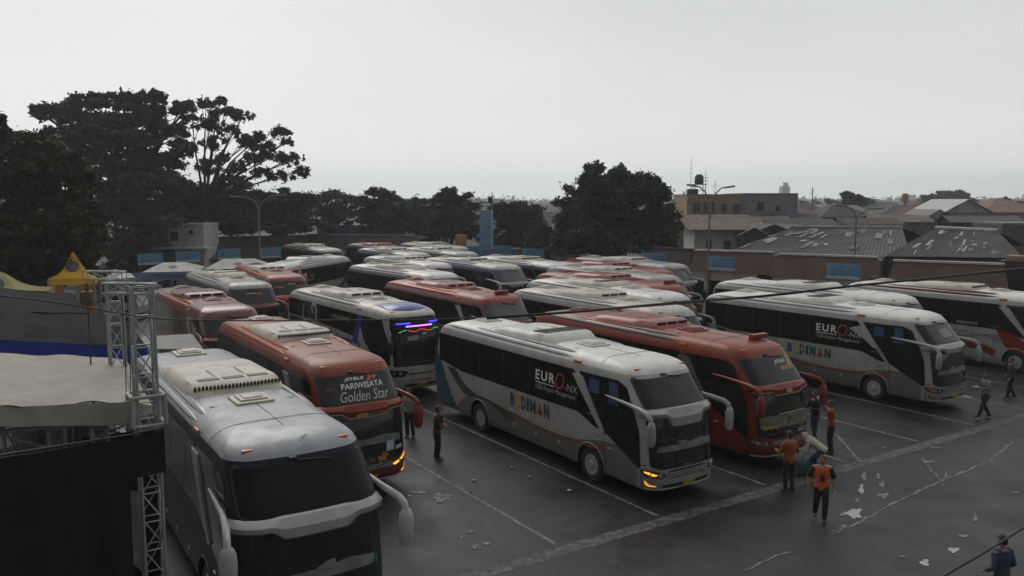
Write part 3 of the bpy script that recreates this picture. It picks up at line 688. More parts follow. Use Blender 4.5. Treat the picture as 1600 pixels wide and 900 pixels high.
# C: white and blue coach with coloured light strips
def c_extra(kind, P):
    g = MB(); prof = [(-2.5,.0),(-2.3,.07),(-1.7,.10),(-1.2,.09),(-.95,.02),(-.85,-.10)]
    rows = [[(x-.0+.12*(1-abs(y)/.85)*(1 if x > -1.3 else 0), y, interp([(-2.5,3.60),(-1.7,3.585),(-1.25,3.52),(-1.0,3.46),(-.85,3.40)], x)+h*(1-(abs(y)/.9)**3)) for y in [-.86+.172*k for k in range(11)]] for x, h in prof]
    g.add([q for r_ in rows for q in r_], [(i*11+k, i*11+k+1, (i+1)*11+k+1, (i+1)*11+k) for i in range(5) for k in range(10)], 0, True); P('roof_spoiler', g, [bluep])
    L1 = mat('blue_light_strip', (.04,.05,1), emit=2.2); L2 = mat('violet_light_strip', (.55,.16,1), emit=2.6); L3 = mat('green_light_strip', (.02,.6,.25), emit=.7); L4 = mat('red_light_strip', (.9,.08,.06), emit=.8)
    g = MB(); g.tube([cont(kind, u/10, 3.02, .03) for u in range(-9, -2)], .03, 6); P('blue_light_strip', g, [L1]); g = MB(); g.tube([cont(kind, u/10, 3.02, .03) for u in range(6, 12)], .03, 6); P('blue_light_strip', g, [L1])
    g = MB(); g.tube([cont(kind, u/10, 2.90, .035) for u in range(-5, 8)], .028, 6); P('violet_light_strip', g, [L2])
    g = MB(); z = lambda u: 2.72+.035*math.sin(u*9)
    g.tube([cont(kind, u/20, z(u/20), .035) for u in range(-17, -9)], .016, 5, 0); g.tube([cont(kind, u/20, z(u/20), .035) for u in range(14, 22)], .016, 5, 0); g.tube([cont(kind, u/20, z(u/20), .035) for u in range(-9, 14)], .014, 5, 1); P('string_light', g, [L3, L4])
    g = MB(); front_patch(g, kind, rounded([(-.5,2.32),(.0,2.36),(.0,2.54),(-.5,2.50)], .03), .012); front_patch(g, kind, [(.18,2.50),(.42,2.52),(.42,2.64),(.18,2.62)], .012); P('windscreen_notice', g, [gtxt])
    g = MB(); front_text(g, kind, 'Po. Haryanto', .62, .09, .15, 1.22, 0, shear=.2, bold=.02); P('front_lettering', g, [blk])
    g = MB(); front_patch(g, kind, [(.05,2.40),(.75,2.45),(.75,2.49),(.05,2.44)], .012); P('red_notice_strip', g, [rd])
    wh = mat('pale_figure_vinyl', (.34,.35,.36), .5)
    for sg in (1, -1):
        g = MB(); k = 0
        def rib(pts, w0): # ribbon with varying width
            pp = arc_pts(pts, 6); l_, r_ = [], []
            for i, q in enumerate(pp):
                d = Vector(pp[min(i+1, len(pp)-1)])-Vector(pp[max(i-1, 0)]); nrm = Vector((-d.y, d.x)).normalized(); ww = w0*math.sin(math.pi*(i+.6)/(len(pp)+.2))**.6
                l_.append((q[0]+nrm.x*ww, q[1]+nrm.y*ww)); r_.append((q[0]-nrm.x*ww, q[1]-nrm.y*ww))
            for i in range(len(pp)-1): side_patch(g, kind, sg, [l_[i], l_[i+1], r_[i+1], r_[i]], .012)
        rib([(-9.5,3.0),(-9.62,2.5),(-9.35,2.15),(-8.9,2.12),(-8.6,2.3)], .06)
        rib([(-8.3,2.6),(-8.55,2.85),(-8.35,3.08),(-8.05,2.95),(-7.98,2.6),(-8.05,2.2),(-7.8,1.8)], .09)
        rib([(-9.3,1.9),(-8.9,2.2),(-8.3,2.1),(-7.9,1.7),(-8.1,1.35)], .12)
        rib([(-9.1,1.7),(-8.7,1.5),(-8.5,1.2)], .08)
        P('swirl_figure_decal', g, [wh])
        g = MB(); side_text(g, kind, sg, 'LASKAR', 1.2, .17, -6.2 if sg < 0 else -5.7, 2.68, 0, bold=.02); side_text(g, kind, sg, 'PLUS', .6, .19, -4.9 if sg < 0 else -6.4, 2.68, 1, bold=.02); P('window_lettering', g, [gtxt, ltgrey_t])
        g = MB(); side_text(g, kind, sg, 'Po. Haryanto', 1.75, .30, -5.7, 1.72, 0, shear=.2, bold=.03); P('operator_lettering', g, [bltxt])
        g = MB(); side_patch(g, kind, sg, [(-3.45,1.35),(-3.0,1.35),(-3.08,1.5),(-3.14,1.72),(-3.18,2.0),(-3.26,2.0),(-3.30,1.72),(-3.36,1.5)], .012); P('tower_emblem', g, [brownred])
        g = MB(); side_patch(g, kind, sg, ribbon([(-3.4,3.12),(-3.55,2.6),(-3.85,2.1),(-4.0,1.85)], [(-2.95,3.12),(-3.15,2.6),(-3.4,2.1),(-3.3,1.80)]), .011); P('blue_pillar_stripe', g, [bluep])
        g = MB(); side_patch(g, kind, sg, ribbon([(-12+.35,1.9),(-11.2,1.2),(-10.9,.5)], [(-11.2,1.95),(-10.5,1.4),(-10.2,.6)]), .008); P('blue_tail_stripe', g, [bluep])
bus(-29.6, 15.2, 'white coach with blue roof spoiler and glowing blue and violet light strips', kind='shd', side=white, roof=cream, trim=white, fair=white, extra=[c_extra], acstyle=2, dyaw=2, band=[(-11.55,2.3),(-11.62,3.1),(-3.25,3.12),(-3.4,2.2),(-3.6,2.12),(-6.5,2.25),(-9.9,2.3)],
    patches=[(blackpaint, [(-11.4,2.2),(-9.6,2.2),(-9.0,1.3),(-8.0,1.3),(-7.6,1.95),(-11.4,1.95)][::-1])], acm=cream)

# D: Budiman coach in the middle
D = dict(BUD); D['lit'] = ('ind', 'fog'); D['dip'] = .26
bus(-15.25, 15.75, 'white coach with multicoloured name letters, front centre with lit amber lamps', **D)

# E: red coach with people at its nose
def e_extra(kind, P):
    g = MB(); front_text(g, kind, 'JETBUS', .56, .11, .05, 3.02, 0, shear=.35, bold=.03); front_text(g, kind, '3', .20, .26, .62, 2.96, 1, shear=.2, bold=.05); front_text(g, kind, 'GOLDEN', .62, .10, .22, 2.86, 1, shear=.3, bold=.04); P('windscreen_lettering', g, [wtxt, ytxt])
    g = MB(); front_text(g, kind, '7JAYA7', .62, .12, -1.05, 1.22, 0, off=.016, bold=.04); P('operator_lettering', g, [ytxt])
    g = MB(); front_text(g, kind, 'BUS 2', .40, .12, .42, 1.02, 0, off=.016, bold=.03); P('bus_number', g, [paper])
    g = MB(); front_text(g, kind, 'RAHMAT', .42, .07, .40, 1.20, 0, off=.016, bold=.03); P('front_tag', g, [brownred])
    g = MB(); star(g, kind, 1.02, 1.08, .17, .016); P('gold_star_emblem', g, [gold])
    g = MB(); front_patch(g, kind, rounded([(-1.08,1.26),(1.05,1.26),(1.08,1.52),(.9,1.66),(-.4,1.62),(-1.08,1.64)], .05), .010); 
    P('dusty_dashboard_panel', g, [mat('dashboard_olive_grey', (.12,.12,.085), .7, var=.5, scale=6)])
    g = MB(); g.tube([cont(kind, u/10, 1.66+.01*u/10, .012) for u in range(-4, 9)], .03, 6, sq=.4); P('dashboard_edge', g, [ltgrey_t])
    for u in (.05, .95): g = MB(); g.lathe([(.08,0),(.08,.004),(0,.004)], 14, 0, Matrix.Translation(cont(kind, u, 1.47, .014)) @ Matrix.Rotation(R(90), 4, 'Y')); P('round_sticker', g, [dgt if u < .5 else sticker])
    g = MB(); front_patch(g, kind, [(-.1,2.28),(.15,2.28),(.15,2.40),(-.1,2.40)], .118); P('belt_sticker', g, [ytxt])
E_ = dict(nodash=1, side=red, roof=redroof, trim=red, belt=red, fair=lgrey, acm=RED_AC, hatm=red, vent=[(-1.75,.55)], extra=[e_extra, roof_stripes(orange, -8.5, -5.2)], strip=lgrey, acstyle=2, dip=.10, mirror=red, seam=ltgrey)
bus(-15.6, 20.35, 'red coach with orange lettering, people standing around its nose', **E_)
# T, S: cream and silver coaches behind E
gw = dict(side=ltgrey, roof=cream, fair=ltgrey, belt=silver, strip=ltgrey, acm=acw)
bus(-23.2, 24.2, 'cream roofed coach tucked directly behind the front red coach', **gw, acstyle=2)
bus(-26.8, 27.6, 'grey white coach with louvred roof unit, second behind the front red coach', side=ltgrey, roof=whiter, fair=ltgrey, belt=silver, strip=ltgrey, acstyle=1, acm=acw)
# F: second Budiman, G behind it
Fd = dict(BUD); Fd['dyaw'] = 1; Fd['stripkw'] = dict(p0=(-3.8,2.80), p1=(-3.15,3.02), p2=(-2.45,2.15), p3=(-2.66,2.12), p4=(-3.1,2.45)); Fd['extra'] = [bud_extra(poster=True)]
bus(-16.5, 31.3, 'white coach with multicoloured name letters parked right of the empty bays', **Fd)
G = dict(BUD)
bus(-20.4, 36.0, 'white coach mostly hidden, only its pale roof showing at right', **G)
# H: far right white and red coach
def h_extra(kind, P):
    for sg in (1, -1):
        g = MB(); side_text(g, kind, sg, 'EXECUTIVE', 1.0, .12, -5.4, 2.03, 0, bold=.02); P('window_lettering', g, [ltgrey_t])
        g = MB(); side_text(g, kind, sg, 'PRIMA', .6, .08, -3.9, 2.02, 0, bold=.02); P('window_tag', g, [rd])
        g = MB()
        for q in range(16):
            x0 = -7.9+q*.28+rnd.random()*.2; z0 = 1.35+rnd.random()*.32; side_patch(g, kind, sg, rounded([(x0,z0),(x0+.5+rnd.random()*.4,z0+.02),(x0+.5,z0+.05+rnd.random()*.07),(x0+.05,z0+.06)], .03), .009+.0006*q)
        P('faded_picture_decal', g, [mat('faded_blue_vinyl', (.14,.16,.20), .5, var=.5, scale=4)])
bus(-16.0, 41.6, 'white and red coach at the right edge, its front out of frame', side=white, roof=whiter, fair=darkred, belt=white, strip=ltgrey, acm=acw, acstyle=2, extra=[h_extra], vent=[(-10.9,.1)], ventm=acg,
    patches=[(red, ribbon([(-3.55,1.93),(-3.0,1.1),(-2.0,.9),(-1.3,.75)], [(-2.9,1.93),(-2.2,1.45),(-1.5,1.25),(-.9,.9)])), (red, ribbon([(-7.9,.9),(-6.0,1.25),(-4.4,1.18),(-3.5,.95)], [(-7.9,.6),(-6.0,.95),(-4.4,.85),(-3.6,.62)]))])

# I, J, K: left group behind B
i_ = dict(side=darkred, roof=darkred, fair=orange, belt=darkred, strip=silver, acm=darkred, hatm=darkred, acstyle=2)
bus(-33.3, 8.9, 'dark red coach with dusty red roof behind the script-lettered coach', **i_)
def j_extra(kind, P):
    g = MB(); front_text(g, kind, 'JETBUS', .55, .06, -.45, 3.06, 0, shear=.4, bold=.03); front_text(g, kind, '3+', .35, .12, .1, 3.01, 1, shear=.3, bold=.04); P('windscreen_lettering', g, [wtxt, otxt])
bus(-43.0, 12.6, 'grey roofed dark coach between two red coaches at left', side=blackpaint, roof=greyroof, fair=silver, belt=darkred, strip=silver, acm=acw, hatm=lgrey, extra=[j_extra], acstyle=1, mirror=darkred)
def k_extra(kind, P):
    g = MB(); front_text(g, kind, 'JETBUS', .5, .06, -.1, 3.1, 0, shear=.4, bold=.03); front_text(g, kind, 'PRIMA', .5, .08, -.8, 2.95, 1, bold=.03); front_text(g, kind, 'JASA', .6, .08, .35, 2.95, 1, bold=.03); P('windscreen_lettering', g, [wtxt, otxt])
    g = MB(); front_text(g, kind, 'JASAKO', .7, .09, .1, 2.32, 0, off=.13, bold=.03); P('belt_lettering', g, [wtxt])
bus(-46.3, 15.5, 'brown red coach with orange front belt facing the camera at left', side=darkred, roof=redpale, fair=orange, belt=orange, strip=silver, acm=acw, hatm=redroof, extra=[k_extra, roof_stripes(orange, -8.5, -3.4)], acstyle=2, dyaw=-5)
# L: Budiman facing the other way
Ld = dict(BUD); Ld['pos'] = Vector((-16.9, 55.0, 0)); Ld['yaw'] = -104
bus(0, 0, 'white coach turned the other way, showing its left side behind the tents', **Ld)
# M, N and the rest
bus(-30.7, 20.6, 'red roofed coach with orange stripe behind the front white coach', side=darkred, roof=redroof, fair=orange, belt=darkred, strip=ltgrey, acm=RED_AC, hatm=red, vent=[(-1.75,.3)], extra=[roof_stripes(orange, -9.5, -4.0)], acstyle=2, wsm=mat('greyish_windscreen', (.06,.065,.07), .1))
U_ = dict(E_); U_['extra'] = [roof_stripes(orange, -8.5, -4.6)]; U_['belt'] = darkred
bus(-30.0, 30.5, 'red coach with grey windscreen behind the second lettered white coach', **U_)
bus(-42.4, 24.0, 'white coach with dark side window band in the middle of the yard', side=teal, roof=whiter, fair=ltgrey, belt=ltgrey, strip=ltgrey, acm=acw, acstyle=1, dyaw=4)
bus(-45.5, 30.6, 'cream coach with purple and yellow roof stripe in the middle rows', side=purple, roof=cream, fair=purple, belt=white, acm=cream, acstyle=2, wsm=MC['greyish_windscreen'], extra=[roof_stripes(yellow, -9.5, -8.0)])
bus(-33.6, 33.9, 'grey cream roofed coach next to the red coach with grey windscreen', side=silver, roof=greyroof, fair=silver, belt=silver, acm=acw, acstyle=2)
bus(-36.8, 36.4, 'red roofed coach partly hidden behind grey cream roofs', side=darkred, roof=redpale, fair=darkred, belt=red, acm=RED_AC, acstyle=2, hatm=red, vent=[(-10.8,.3)])
bus(-39.6, 40.6, 'pale coach standing alone by the terminal wall with dark windows', side=teal, roof=greyroof, fair=ltgrey, belt=ltgrey, acm=acw, acstyle=2, wsm=MC['greyish_windscreen'])
bus(-44.5, 34.6, 'white coach with blue grey flank behind the purple striped coach', side=teal, roof=whiter, fair=ltgrey, belt=white, acm=acw, acstyle=0)
bus(-49.5, 27.4, 'white coach with teal tail, behind the white coach in mid yard', side=ltgrey, roof=whiter, fair=ltgrey, belt=white, acm=acw, acstyle=2, patches=bud_patches[1:3])
bus(-60.0, 31.3, 'cream roofed coach with violet roof edge in the back rows', side=purple, roof=cream, fair=purple, belt=white, acm=cream, acstyle=2)
bus(-58.8, 35.2, 'cream coach in the back rows beside the violet edged coach', side=teal, roof=cream, fair=silver, belt=white, acm=cream, acstyle=2)
bus(-66.5, 38.8, 'coach with blue side and yellow roof patch in the farthest row', side=bluep, roof=cream, fair=silver, belt=white, acm=cream, acstyle=2, extra=[roof_stripes(yellow, -9.8, -7.0)], wsm=MC['greyish_windscreen'])
bus(-68.0, 33.6, 'coach with red roof stripe in the farthest row', side=teal, roof=greyroof, fair=red, belt=white, acm=RED_AC, acstyle=2, extra=[roof_stripes(red, -10.5, -4.0)])
bus(-70.0, 27.5, 'dark teal coach at the left end of the farthest row', side=teal, roof=cream, fair=teal, belt=dgreen, acm=cream, acstyle=2)
# ------------------------------------------------------------------ ground, yard, markings
def dot2(p): return (p.dot(EV), p.dot(NV))
g = MB(); g.poly([(-1600,-200,0),(1600,-200,0),(1600,1700,0),(-1600,1700,0)])
tag(g.build('ground', mat('dark_earth', (.035,.033,.028), .9, col2=(.07,.065,.055), scale=.05, detail=8)), kind='structure')
asph = mat('yard_asphalt', (.010,.0100,.0102), .52, col2=(.027,.0265,.026), scale=.55, detail=10, rvar=.13, bump=.15)
ap = asph.node_tree; pr = ap.nodes['Principled BSDF']
# fine aggregate and dark oily patches over the broad tone
n_ = N(ap, 'ShaderNodeTexNoise'); n_.inputs['Scale'].default_value = 60; n_.inputs['Detail'].default_value = 3
t_ = N(ap, 'ShaderNodeTexCoord'); r_ = N(ap, 'ShaderNodeMapRange'); r_.inputs[3].default_value = .72; r_.inputs[4].default_value = 1.3
mm = N(ap, 'ShaderNodeMix', data_type='RGBA', blend_type='MULTIPLY'); mm.inputs[0].default_value = 1
ap.links.new(t_.outputs['Object'], n_.inputs[0]); ap.links.new(n_.outputs[0], r_.inputs[0]); ap.links.new(r_.outputs[0], mm.inputs[7])
src = pr.inputs['Base Color'].links[0].from_socket; ap.links.new(src, mm.inputs[6])
n2_ = N(ap, 'ShaderNodeTexNoise'); n2_.inputs['Scale'].default_value = .22; n2_.inputs['Detail'].default_value = 6; n2_.inputs['Roughness'].default_value = .65
ap.links.new(t_.outputs['Object'], n2_.inputs[0]); r2_ = N(ap, 'ShaderNodeMapRange'); r2_.inputs[1].default_value = .42; r2_.inputs[2].default_value = .56; ap.links.new(n2_.outputs[0], r2_.inputs[0])
m3 = N(ap, 'ShaderNodeMix', data_type='RGBA', blend_type='MULTIPLY'); m3.inputs[7].default_value = (.50,.50,.50,1); ap.links.new(r2_.outputs[0], m3.inputs[0]); ap.links.new(mm.outputs[2], m3.inputs[6]); ap.links.new(m3.outputs[2], pr.inputs['Base Color'])
g = MB()
q = [lot(30,-60,.004), lot(30,50,.004), lot(-75,50,.004), lot(-95,-60,.004)]
g.poly(q); tag(g.build('parking_yard', asph), kind='structure')
def worn(name, col, cover, rough=.7):
    m = mat(name, col, rough, var=.15); t = m.node_tree; p = t.nodes['Principled BSDF']
    n = N(t, 'ShaderNodeTexNoise'); n.inputs['Scale'].default_value = 4.5; n.inputs['Detail'].default_value = 9; n.inputs['Roughness'].default_value = .75
    tcx = N(t, 'ShaderNodeTexCoord'); r = N(t, 'ShaderNodeMapRange'); r.inputs[1].default_value = cover-.10; r.inputs[2].default_value = cover+.12
    mx_ = N(t, 'ShaderNodeMix', data_type='RGBA'); mx_.inputs[7].default_value = (.034,.033,.031,1)
    t.links.new(tcx.outputs['Object'], n.inputs[0]); t.links.new(n.outputs[0], r.inputs[0]); t.links.new(r.outputs[0], mx_.inputs[0]); t.links.new(p.inputs['Base Color'].links[0].from_socket, mx_.inputs[6]); t.links.new(mx_.outputs[2], p.inputs['Base Color'])
    return m
linem = worn('worn_white_line_paint', (.20,.195,.185), .50); thickm = worn('worn_concrete_band', (.15,.145,.135), .44)
def strip(name, a, b, w_, m, z=.008, jit=0):
    a, b = Vector(a), Vector(b); d = (b-a); n = max(2, int(d.length/.35)); d.normalize(); nn = Vector((-d.y, d.x, 0)); L_, R_ = [], []
    for i in range(n+1):
        p = a+(b-a)*i/n; L_.append(p+nn*(w_/2+rnd.uniform(-jit, jit))); R_.append(p-nn*(w_/2+rnd.uniform(-jit, jit)))
    g = MB(); vs_ = [Vector((p.x, p.y, z)) for p in L_+R_]; g.add(vs_, [(i, i+1, n+2+i, n+1+i) for i in range(n)])
    return tag(g.build(name, m), kind='structure')
strip('yard_edge_band', lot(-14.55, -6), lot(-14.55, 48), .42, thickm, jit=.02)
for t in (7.0, 11.1, 14.3, 18.45, 22.2, 26.1, 29.7, 33.6, 37.6):
    strip('bay_line', lot(-14.9, t), lot(-29.5, t), .11, linem, jit=.012); 
for t in (14.3, 18.45, 22.2, 26.1, 29.7, 33.6): strip('bay_line', lot(-31, t), lot(-44, t), .11, linem, jit=.012)
seam = worn('pale_seam_filler', (.22,.21,.20), .50)
def wiggle(name, pts, w_, m, z=.012):
    P_ = [at(u, v, 0) for u, v in pts]; full = []
    for a, b in zip(P_, P_[1:]):
        k = max(2, int((b-a).length/.25))
        for i in range(k): full.append(a+(b-a)*i/k+Vector((rnd.uniform(-.04,.04), rnd.uniform(-.04,.04), 0)))
    full.append(P_[-1]); n = len(full); g = MB(); vs_ = []
    for i, p in enumerate(full):
        d = (full[min(i+1, n-1)]-full[max(i-1, 0)]).normalized(); nn = Vector((-d.y, d.x, 0)); ww = w_*rnd.uniform(.35, 1)*.5
        vs_ += [(p.x+nn.x*ww, p.y+nn.y*ww, z), (p.x-nn.x*ww, p.y-nn.y*ww, z)]
    g.add(vs_, [(2*i, 2*i+1, 2*i+3, 2*i+2) for i in range(n-1)]); return tag(g.build(name, m), kind='structure')
wiggle('repair_seam', [(1582,692),(1545,722),(1470,752),(1400,785),(1345,815),(1300,835)], .10, seam)
wiggle('repair_seam', [(1232,862),(1200,875),(1160,893)], .12, seam)
wiggle('dried_trickle', [(1298,672),(1320,695),(1345,722)], .14, seam)
wiggle('dried_trickle', [(1438,712),(1455,735),(1475,760)], .07, seam)
spill = mat('dried_white_spill', (.40,.40,.38), .8, var=.2, scale=8); spill2 = worn('thin_white_spill', (.25,.25,.24), .5)
def blob(name, u, v, ru, rv, m, label, n=26, z=.016):
    c = at(u, v, 0); e1 = at(u+ru, v, 0)-c; e2 = at(u, v-rv, 0)-c; g = MB(); ph = [rnd.uniform(0, 6.3) for _ in range(5)]
    vs_ = [(c.x, c.y, z)]
    for k in range(n):
        t = 2*math.pi*k/n; r = .72+.16*math.sin(3*t+ph[0])+.12*math.sin(5*t+ph[1])+.10*math.sin(8*t+ph[2])+.06*math.sin(13*t+ph[3]); p = c+e1*math.cos(t)*r+e2*math.sin(t)*r; vs_.append((p.x, p.y, z))
    g.add(vs_, [(0, 1+k, 1+(k+1) % n) for k in range(n)]); return tag(g.build(name, m), kind='structure')
for a in ((1334,803,17,10,spill),(1346,765,5,10,spill),(1350,745,5,9,spill2),(1340,782,4,6,spill2),(1316,805,6,3,spill2),(1380,775,13,5,spill2),(1378,757,6,7,spill2),(1490,860,12,5,spill),(1445,880,9,7,spill),(1524,810,4,9,spill2),(1478,745,3,8,spill2),(1505,838,12,3,spill2),(1587,770,8,2,spill2),(1318,823,5,3,spill2),(1302,830,4,2,spill2),(1372,745,4,6,spill2),
          (690,778,20,9,spill2),(655,770,20,3,spill2),(745,855,10,6,spill2),(735,832,8,3,spill2),(760,850,7,3,spill2),(1450,722,14,2,spill2),(1500,620,24,4,spill2),(1460,700,10,2,spill2),(1430,700,4,2,spill2),(720,840,5,3,spill2),(640,775,4,2,spill),(1410,870,6,2,spill2),(1380,700,4,1.5,spill2)):
    blob('spill_stain', *a[:4], a[4], '')
lit_m = mat('paper_litter', (.38,.37,.36), .9)
for k, (u, v) in enumerate([(735,770),(740,752),(800,732),(827,747),(933,753),(890,768),(898,722)]):
    c = at(u, v, 0); g = MB(); n = 7; rr_ = [rnd.uniform(.03,.10) for _ in range(n)]
    g.add([(0,0,.05)]+[(rr_[i]*math.cos(i*6.283/n), rr_[i]*.8*math.sin(i*6.283/n), rnd.uniform(.0,.06)) for i in range(n)], [(0, 1+i, 1+(i+1) % n) for i in range(n)]); g.prism([(-.04,-.03,0),(.04,-.03,0),(.0,.04,0)], (0,0,.02))
    o = g.build('litter_scrap', lit_m); o.location = (c.x, c.y, .022)
    tag(o, 'small crumpled pale paper scrap lying on the dark asphalt of the empty bays', 'litter', 'paper scraps on the asphalt')

# ------------------------------------------------------------------ buildings
conc = mat('stained_concrete', (.20,.19,.175), .85, var=.3, scale=1.5, dirt=.6)
brownf = mat('brown_fascia_sheet', (.092,.052,.036), .7, var=.14, scale=1.0, dirt=.25, stretch=(1,1,.4))
brownf2 = mat('shaded_brown_fascia_sheet', (.045,.033,.028), .8, var=.2, scale=1.0, dirt=.25)  # the brown fascia again, with tree shade put into its colour
darkw = mat('dim_shop_wall', (.035,.032,.03), .85, var=.4, scale=2)
tilem = mat('weathered_roof_tiles', (.06,.05,.045), .85, var=.35, scale=3, dirt=.3)
sheetm = mat('old_corrugated_sheet', (.050,.049,.047), .85, col2=(.105,.10,.095), scale=.8, detail=9, stretch=(.25,1,1))
rustm = mat('rusty_corrugated_sheet', (.09,.07,.055), .8, col2=(.18,.14,.11), scale=1.2, detail=8)
palew = mat('pale_plaster', (.33,.34,.35), .8, var=.15, scale=1, dirt=.4)
ochre = mat('ochre_plaster', (.30,.19,.12), .8, var=.15, scale=1, dirt=.4)
greypl = mat('grey_plaster', (.20,.21,.225), .8, var=.1, scale=1, dirt=.3)
wing = mat('dark_window', (.02,.024,.03), .25)
trimw = mat('white_trim', (.48,.48,.47), .6, dirt=.4)
def local(o, p): return p
def frame_pt(P0, d, n_, x, y, z): return Vector((P0.x+d.x*x+n_.x*y, P0.y+d.y*x+n_.y*y, z))
def kiosk(uv0, uv1, label, ztop=4.2, depth=7, fm=brownf, zb=2.7, name='terminal_building', coping=trimw, flare=.9, wm=darkw):
    a = at(*uv0, ztop); b = at(*uv1, ztop); d = (b-a); Ln = d.length; d.normalize(); bk = Vector((-d.y, d.x, 0))
    if bk.dot(a) < 0: bk = -bk       # pointing away from the camera
    r = empty(name, (a.x, a.y, 0), math.atan2(d.y, d.x), label, 'building', 'terminal kiosks round the yard')
    sy = 1 if (Matrix.Rotation(math.atan2(d.y, d.x), 3, 'Z') @ Vector((0,1,0))).dot(bk) > 0 else -1
    def w_(x, y, z): return (x, y*sy, z)
    g = MB(); n = int(Ln/.33)+1     # standing-seam fascia leaning outwards
    for i in range(n):
        x0 = Ln*i/n; x1 = Ln*(i+1)/n; e = .02 if i % 2 else 0
        f0 = max(0, min(1, x0/.9, (Ln-x0)/.9)) 
        g.add([w_(x0, .0-e, ztop), w_(x1, .0-e, ztop), w_(x1, -flare-e, zb), w_(x0, -flare-e, zb)], [(0,1,2,3)])
    for x, s_ in ((0, -1), (Ln, 1)): g.add([w_(x,0,ztop), w_(x+s_*.35,-flare,zb), w_(x+s_*.35,.6,zb), w_(x,.6,ztop)], [(0,1,2,3)]); g.add([w_(x,0,ztop), w_(x,-flare,zb), w_(x+s_*.35,-flare,zb)], [(0,1,2)])
    g.build('fascia', [fm], r)
    g = MB(); g.box(w_(Ln/2, .1, ztop+.06), (Ln+.1, .4, .12)); g.build('coping', [coping], r)
    g = MB(); 
    for i in range(int(Ln/1.2)): g.add([w_(i*1.2,-flare+.02,zb), w_(i*1.2+1.2,-flare+.02,zb), w_(i*1.2+1.2,-flare-1.3,zb-.45), w_(i*1.2,-flare-1.3,zb-.45)], [(0,1,2,3)])
    g.build('canopy_roof', [tilem], r)
    g = MB(); g.box(w_(Ln/2, depth/2+.3, (ztop-.3)/2), (Ln-.1, depth, ztop-.3)); g.build('wall', [wm], r)
    for i in range(int(Ln/3)+1): g = MB(); g.box(w_(.2+i*3, -flare-1.0, (zb-.4)/2), (.16,.16,zb-.4)); g.build('post', [conc], r)
    for i in range(int(Ln/3)): 
        g = MB(); g.box(w_(1.7+i*3, .24, 1.3), (2.2,.12,2.2)); g.build('shop_opening', [mat('shop_front_%d' % (i % 3), [(.03,.04,.05),(.05,.03,.025),(.02,.035,.05)][i % 3], .5, var=.4, scale=4)], r)
    return r
kiosk((1087,392),(1208,395.5), 'brown terminal kiosk with the sloping fascia left of the right-hand row')
kiosk((1216,398),(1370,403.5), 'brown terminal kiosk in the middle of the right-hand row')
kiosk((1397,408.5),(1568,414.5), 'brown terminal kiosk at the right end of the right-hand row')
kiosk((1020,388),(1080,391), 'dark terminal kiosk in the shade beside the round tree', fm=brownf2, coping=brownf2)
kiosk((196,378),(345,372), 'shaded brown kiosk behind the white canopy tents', fm=brownf2, coping=brownf2)
kiosk((347,371.5),(478,369), 'shaded brown kiosk behind the left lamp post', fm=brownf2, coping=brownf2)
kiosk((480,367),(648,369), 'brown kiosk behind the farthest coaches', fm=mat('mid_brown_fascia_sheet', (.07,.05,.038), .75, var=.15, dirt=.3), coping=conc)
kiosk((652,386),(868,392), 'low dark kiosk wall behind the blue signs', ztop=3.2, zb=2.2, fm=brownf2, coping=conc)
# dark pier at the right edge
c = at(1585, 412, 4.0); r = empty('water_tank_pier', (c.x, c.y, 0), R(-40), 'dark brown pier at the right edge, beyond the brown kiosks', 'pier')
g = MB(); g.bbox((0,0,2.1), (1.6,1.6,4.2), .05); g.build('shaft', [mat('brown_pier', (.03,.022,.018), .8)], r); g = MB(); g.bbox((.1,0,4.35), (1.0,1.2,.35), .05); g.build('cap', [ochre], r)

# blue information boards
bb = mat('blue_board', (.06,.19,.32), .5, var=.1, dirt=.25); bstrip = mat('white_board_strip', (.40,.42,.42), .6); bl2 = mat('pale_blue_panel', (.14,.30,.38), .6); pk = mat('faded_pink_lettering', (.22,.16,.19), .6)
def board(u, v, Y, lab, yaw, w_=2.0, h=1.0, back=True):
    p = dp(u, v, Y); r = empty('information_board', (p.x, p.y, 0), yaw, lab, 'sign', 'blue boards along the terminal'); z = p.z
    g = MB(); g.bbox((0,0,z), (w_,.06,h), .01); g.build('panel', [bb], r)
    g = MB(); g.box((0,-.035,z-h/2+.09), (w_-.04,.012,.16)); g.build('lower_strip', [bstrip], r)
    g = MB(); g.box((-w_/2+.2,-.035,z+.08), (.14,.012,h*.66)); g.build('side_band', [bl2], r)
    g = MB()
    for k, (ww, mm_) in enumerate(((1.0,0),(1.25,1),(1.2,1),(1.05,1))): g.box((.12,-.034,z+.30*h-.17*k), (ww*w_/2,.01,.055 if k else .09), m=mm_)
    g.build('text_panel', [pk, bl2], r)
    for x in (-w_/2+.1, w_/2-.1): g = MB(); g.tube([(x,.08,0),(x,.08,z+h/2-.1)], .035, 6); g.build('leg', [blackp], r)
    return r
for u, v, Y, lab, yaw in ((235,405,68,'blue board under the trees, leftmost of all',R(36)),(293.5,401,70,'blue board above the lettered canopy tent',R(36)),(358,397,72,'blue board left of the tall lamp post',R(36)),(422.5,395,74,'blue board right of the left lamp post',R(36)),
      (738,392,79,'blue board beside the yellow box sign',R(-10)),(762,396,76,'blue board at the foot of the tall blue tower',R(-10)),(785,391.5,77,'blue board just right of the tall blue tower',R(-10)),(833,396.5,73,'blue board alone left of the round tree',R(-20)),
      (1021,405,62,'blue board in front of the round tree',R(-30)),(1128,412,56,'blue board on the first brown kiosk of the right row',R(-40)),(1317,424,49,'blue board on the second brown kiosk of the right row',R(-40))):
    board(u, v, Y, lab, yaw, w_=2.0 if abs(yaw) > .3 or u < 500 else 1.75, h=.92)
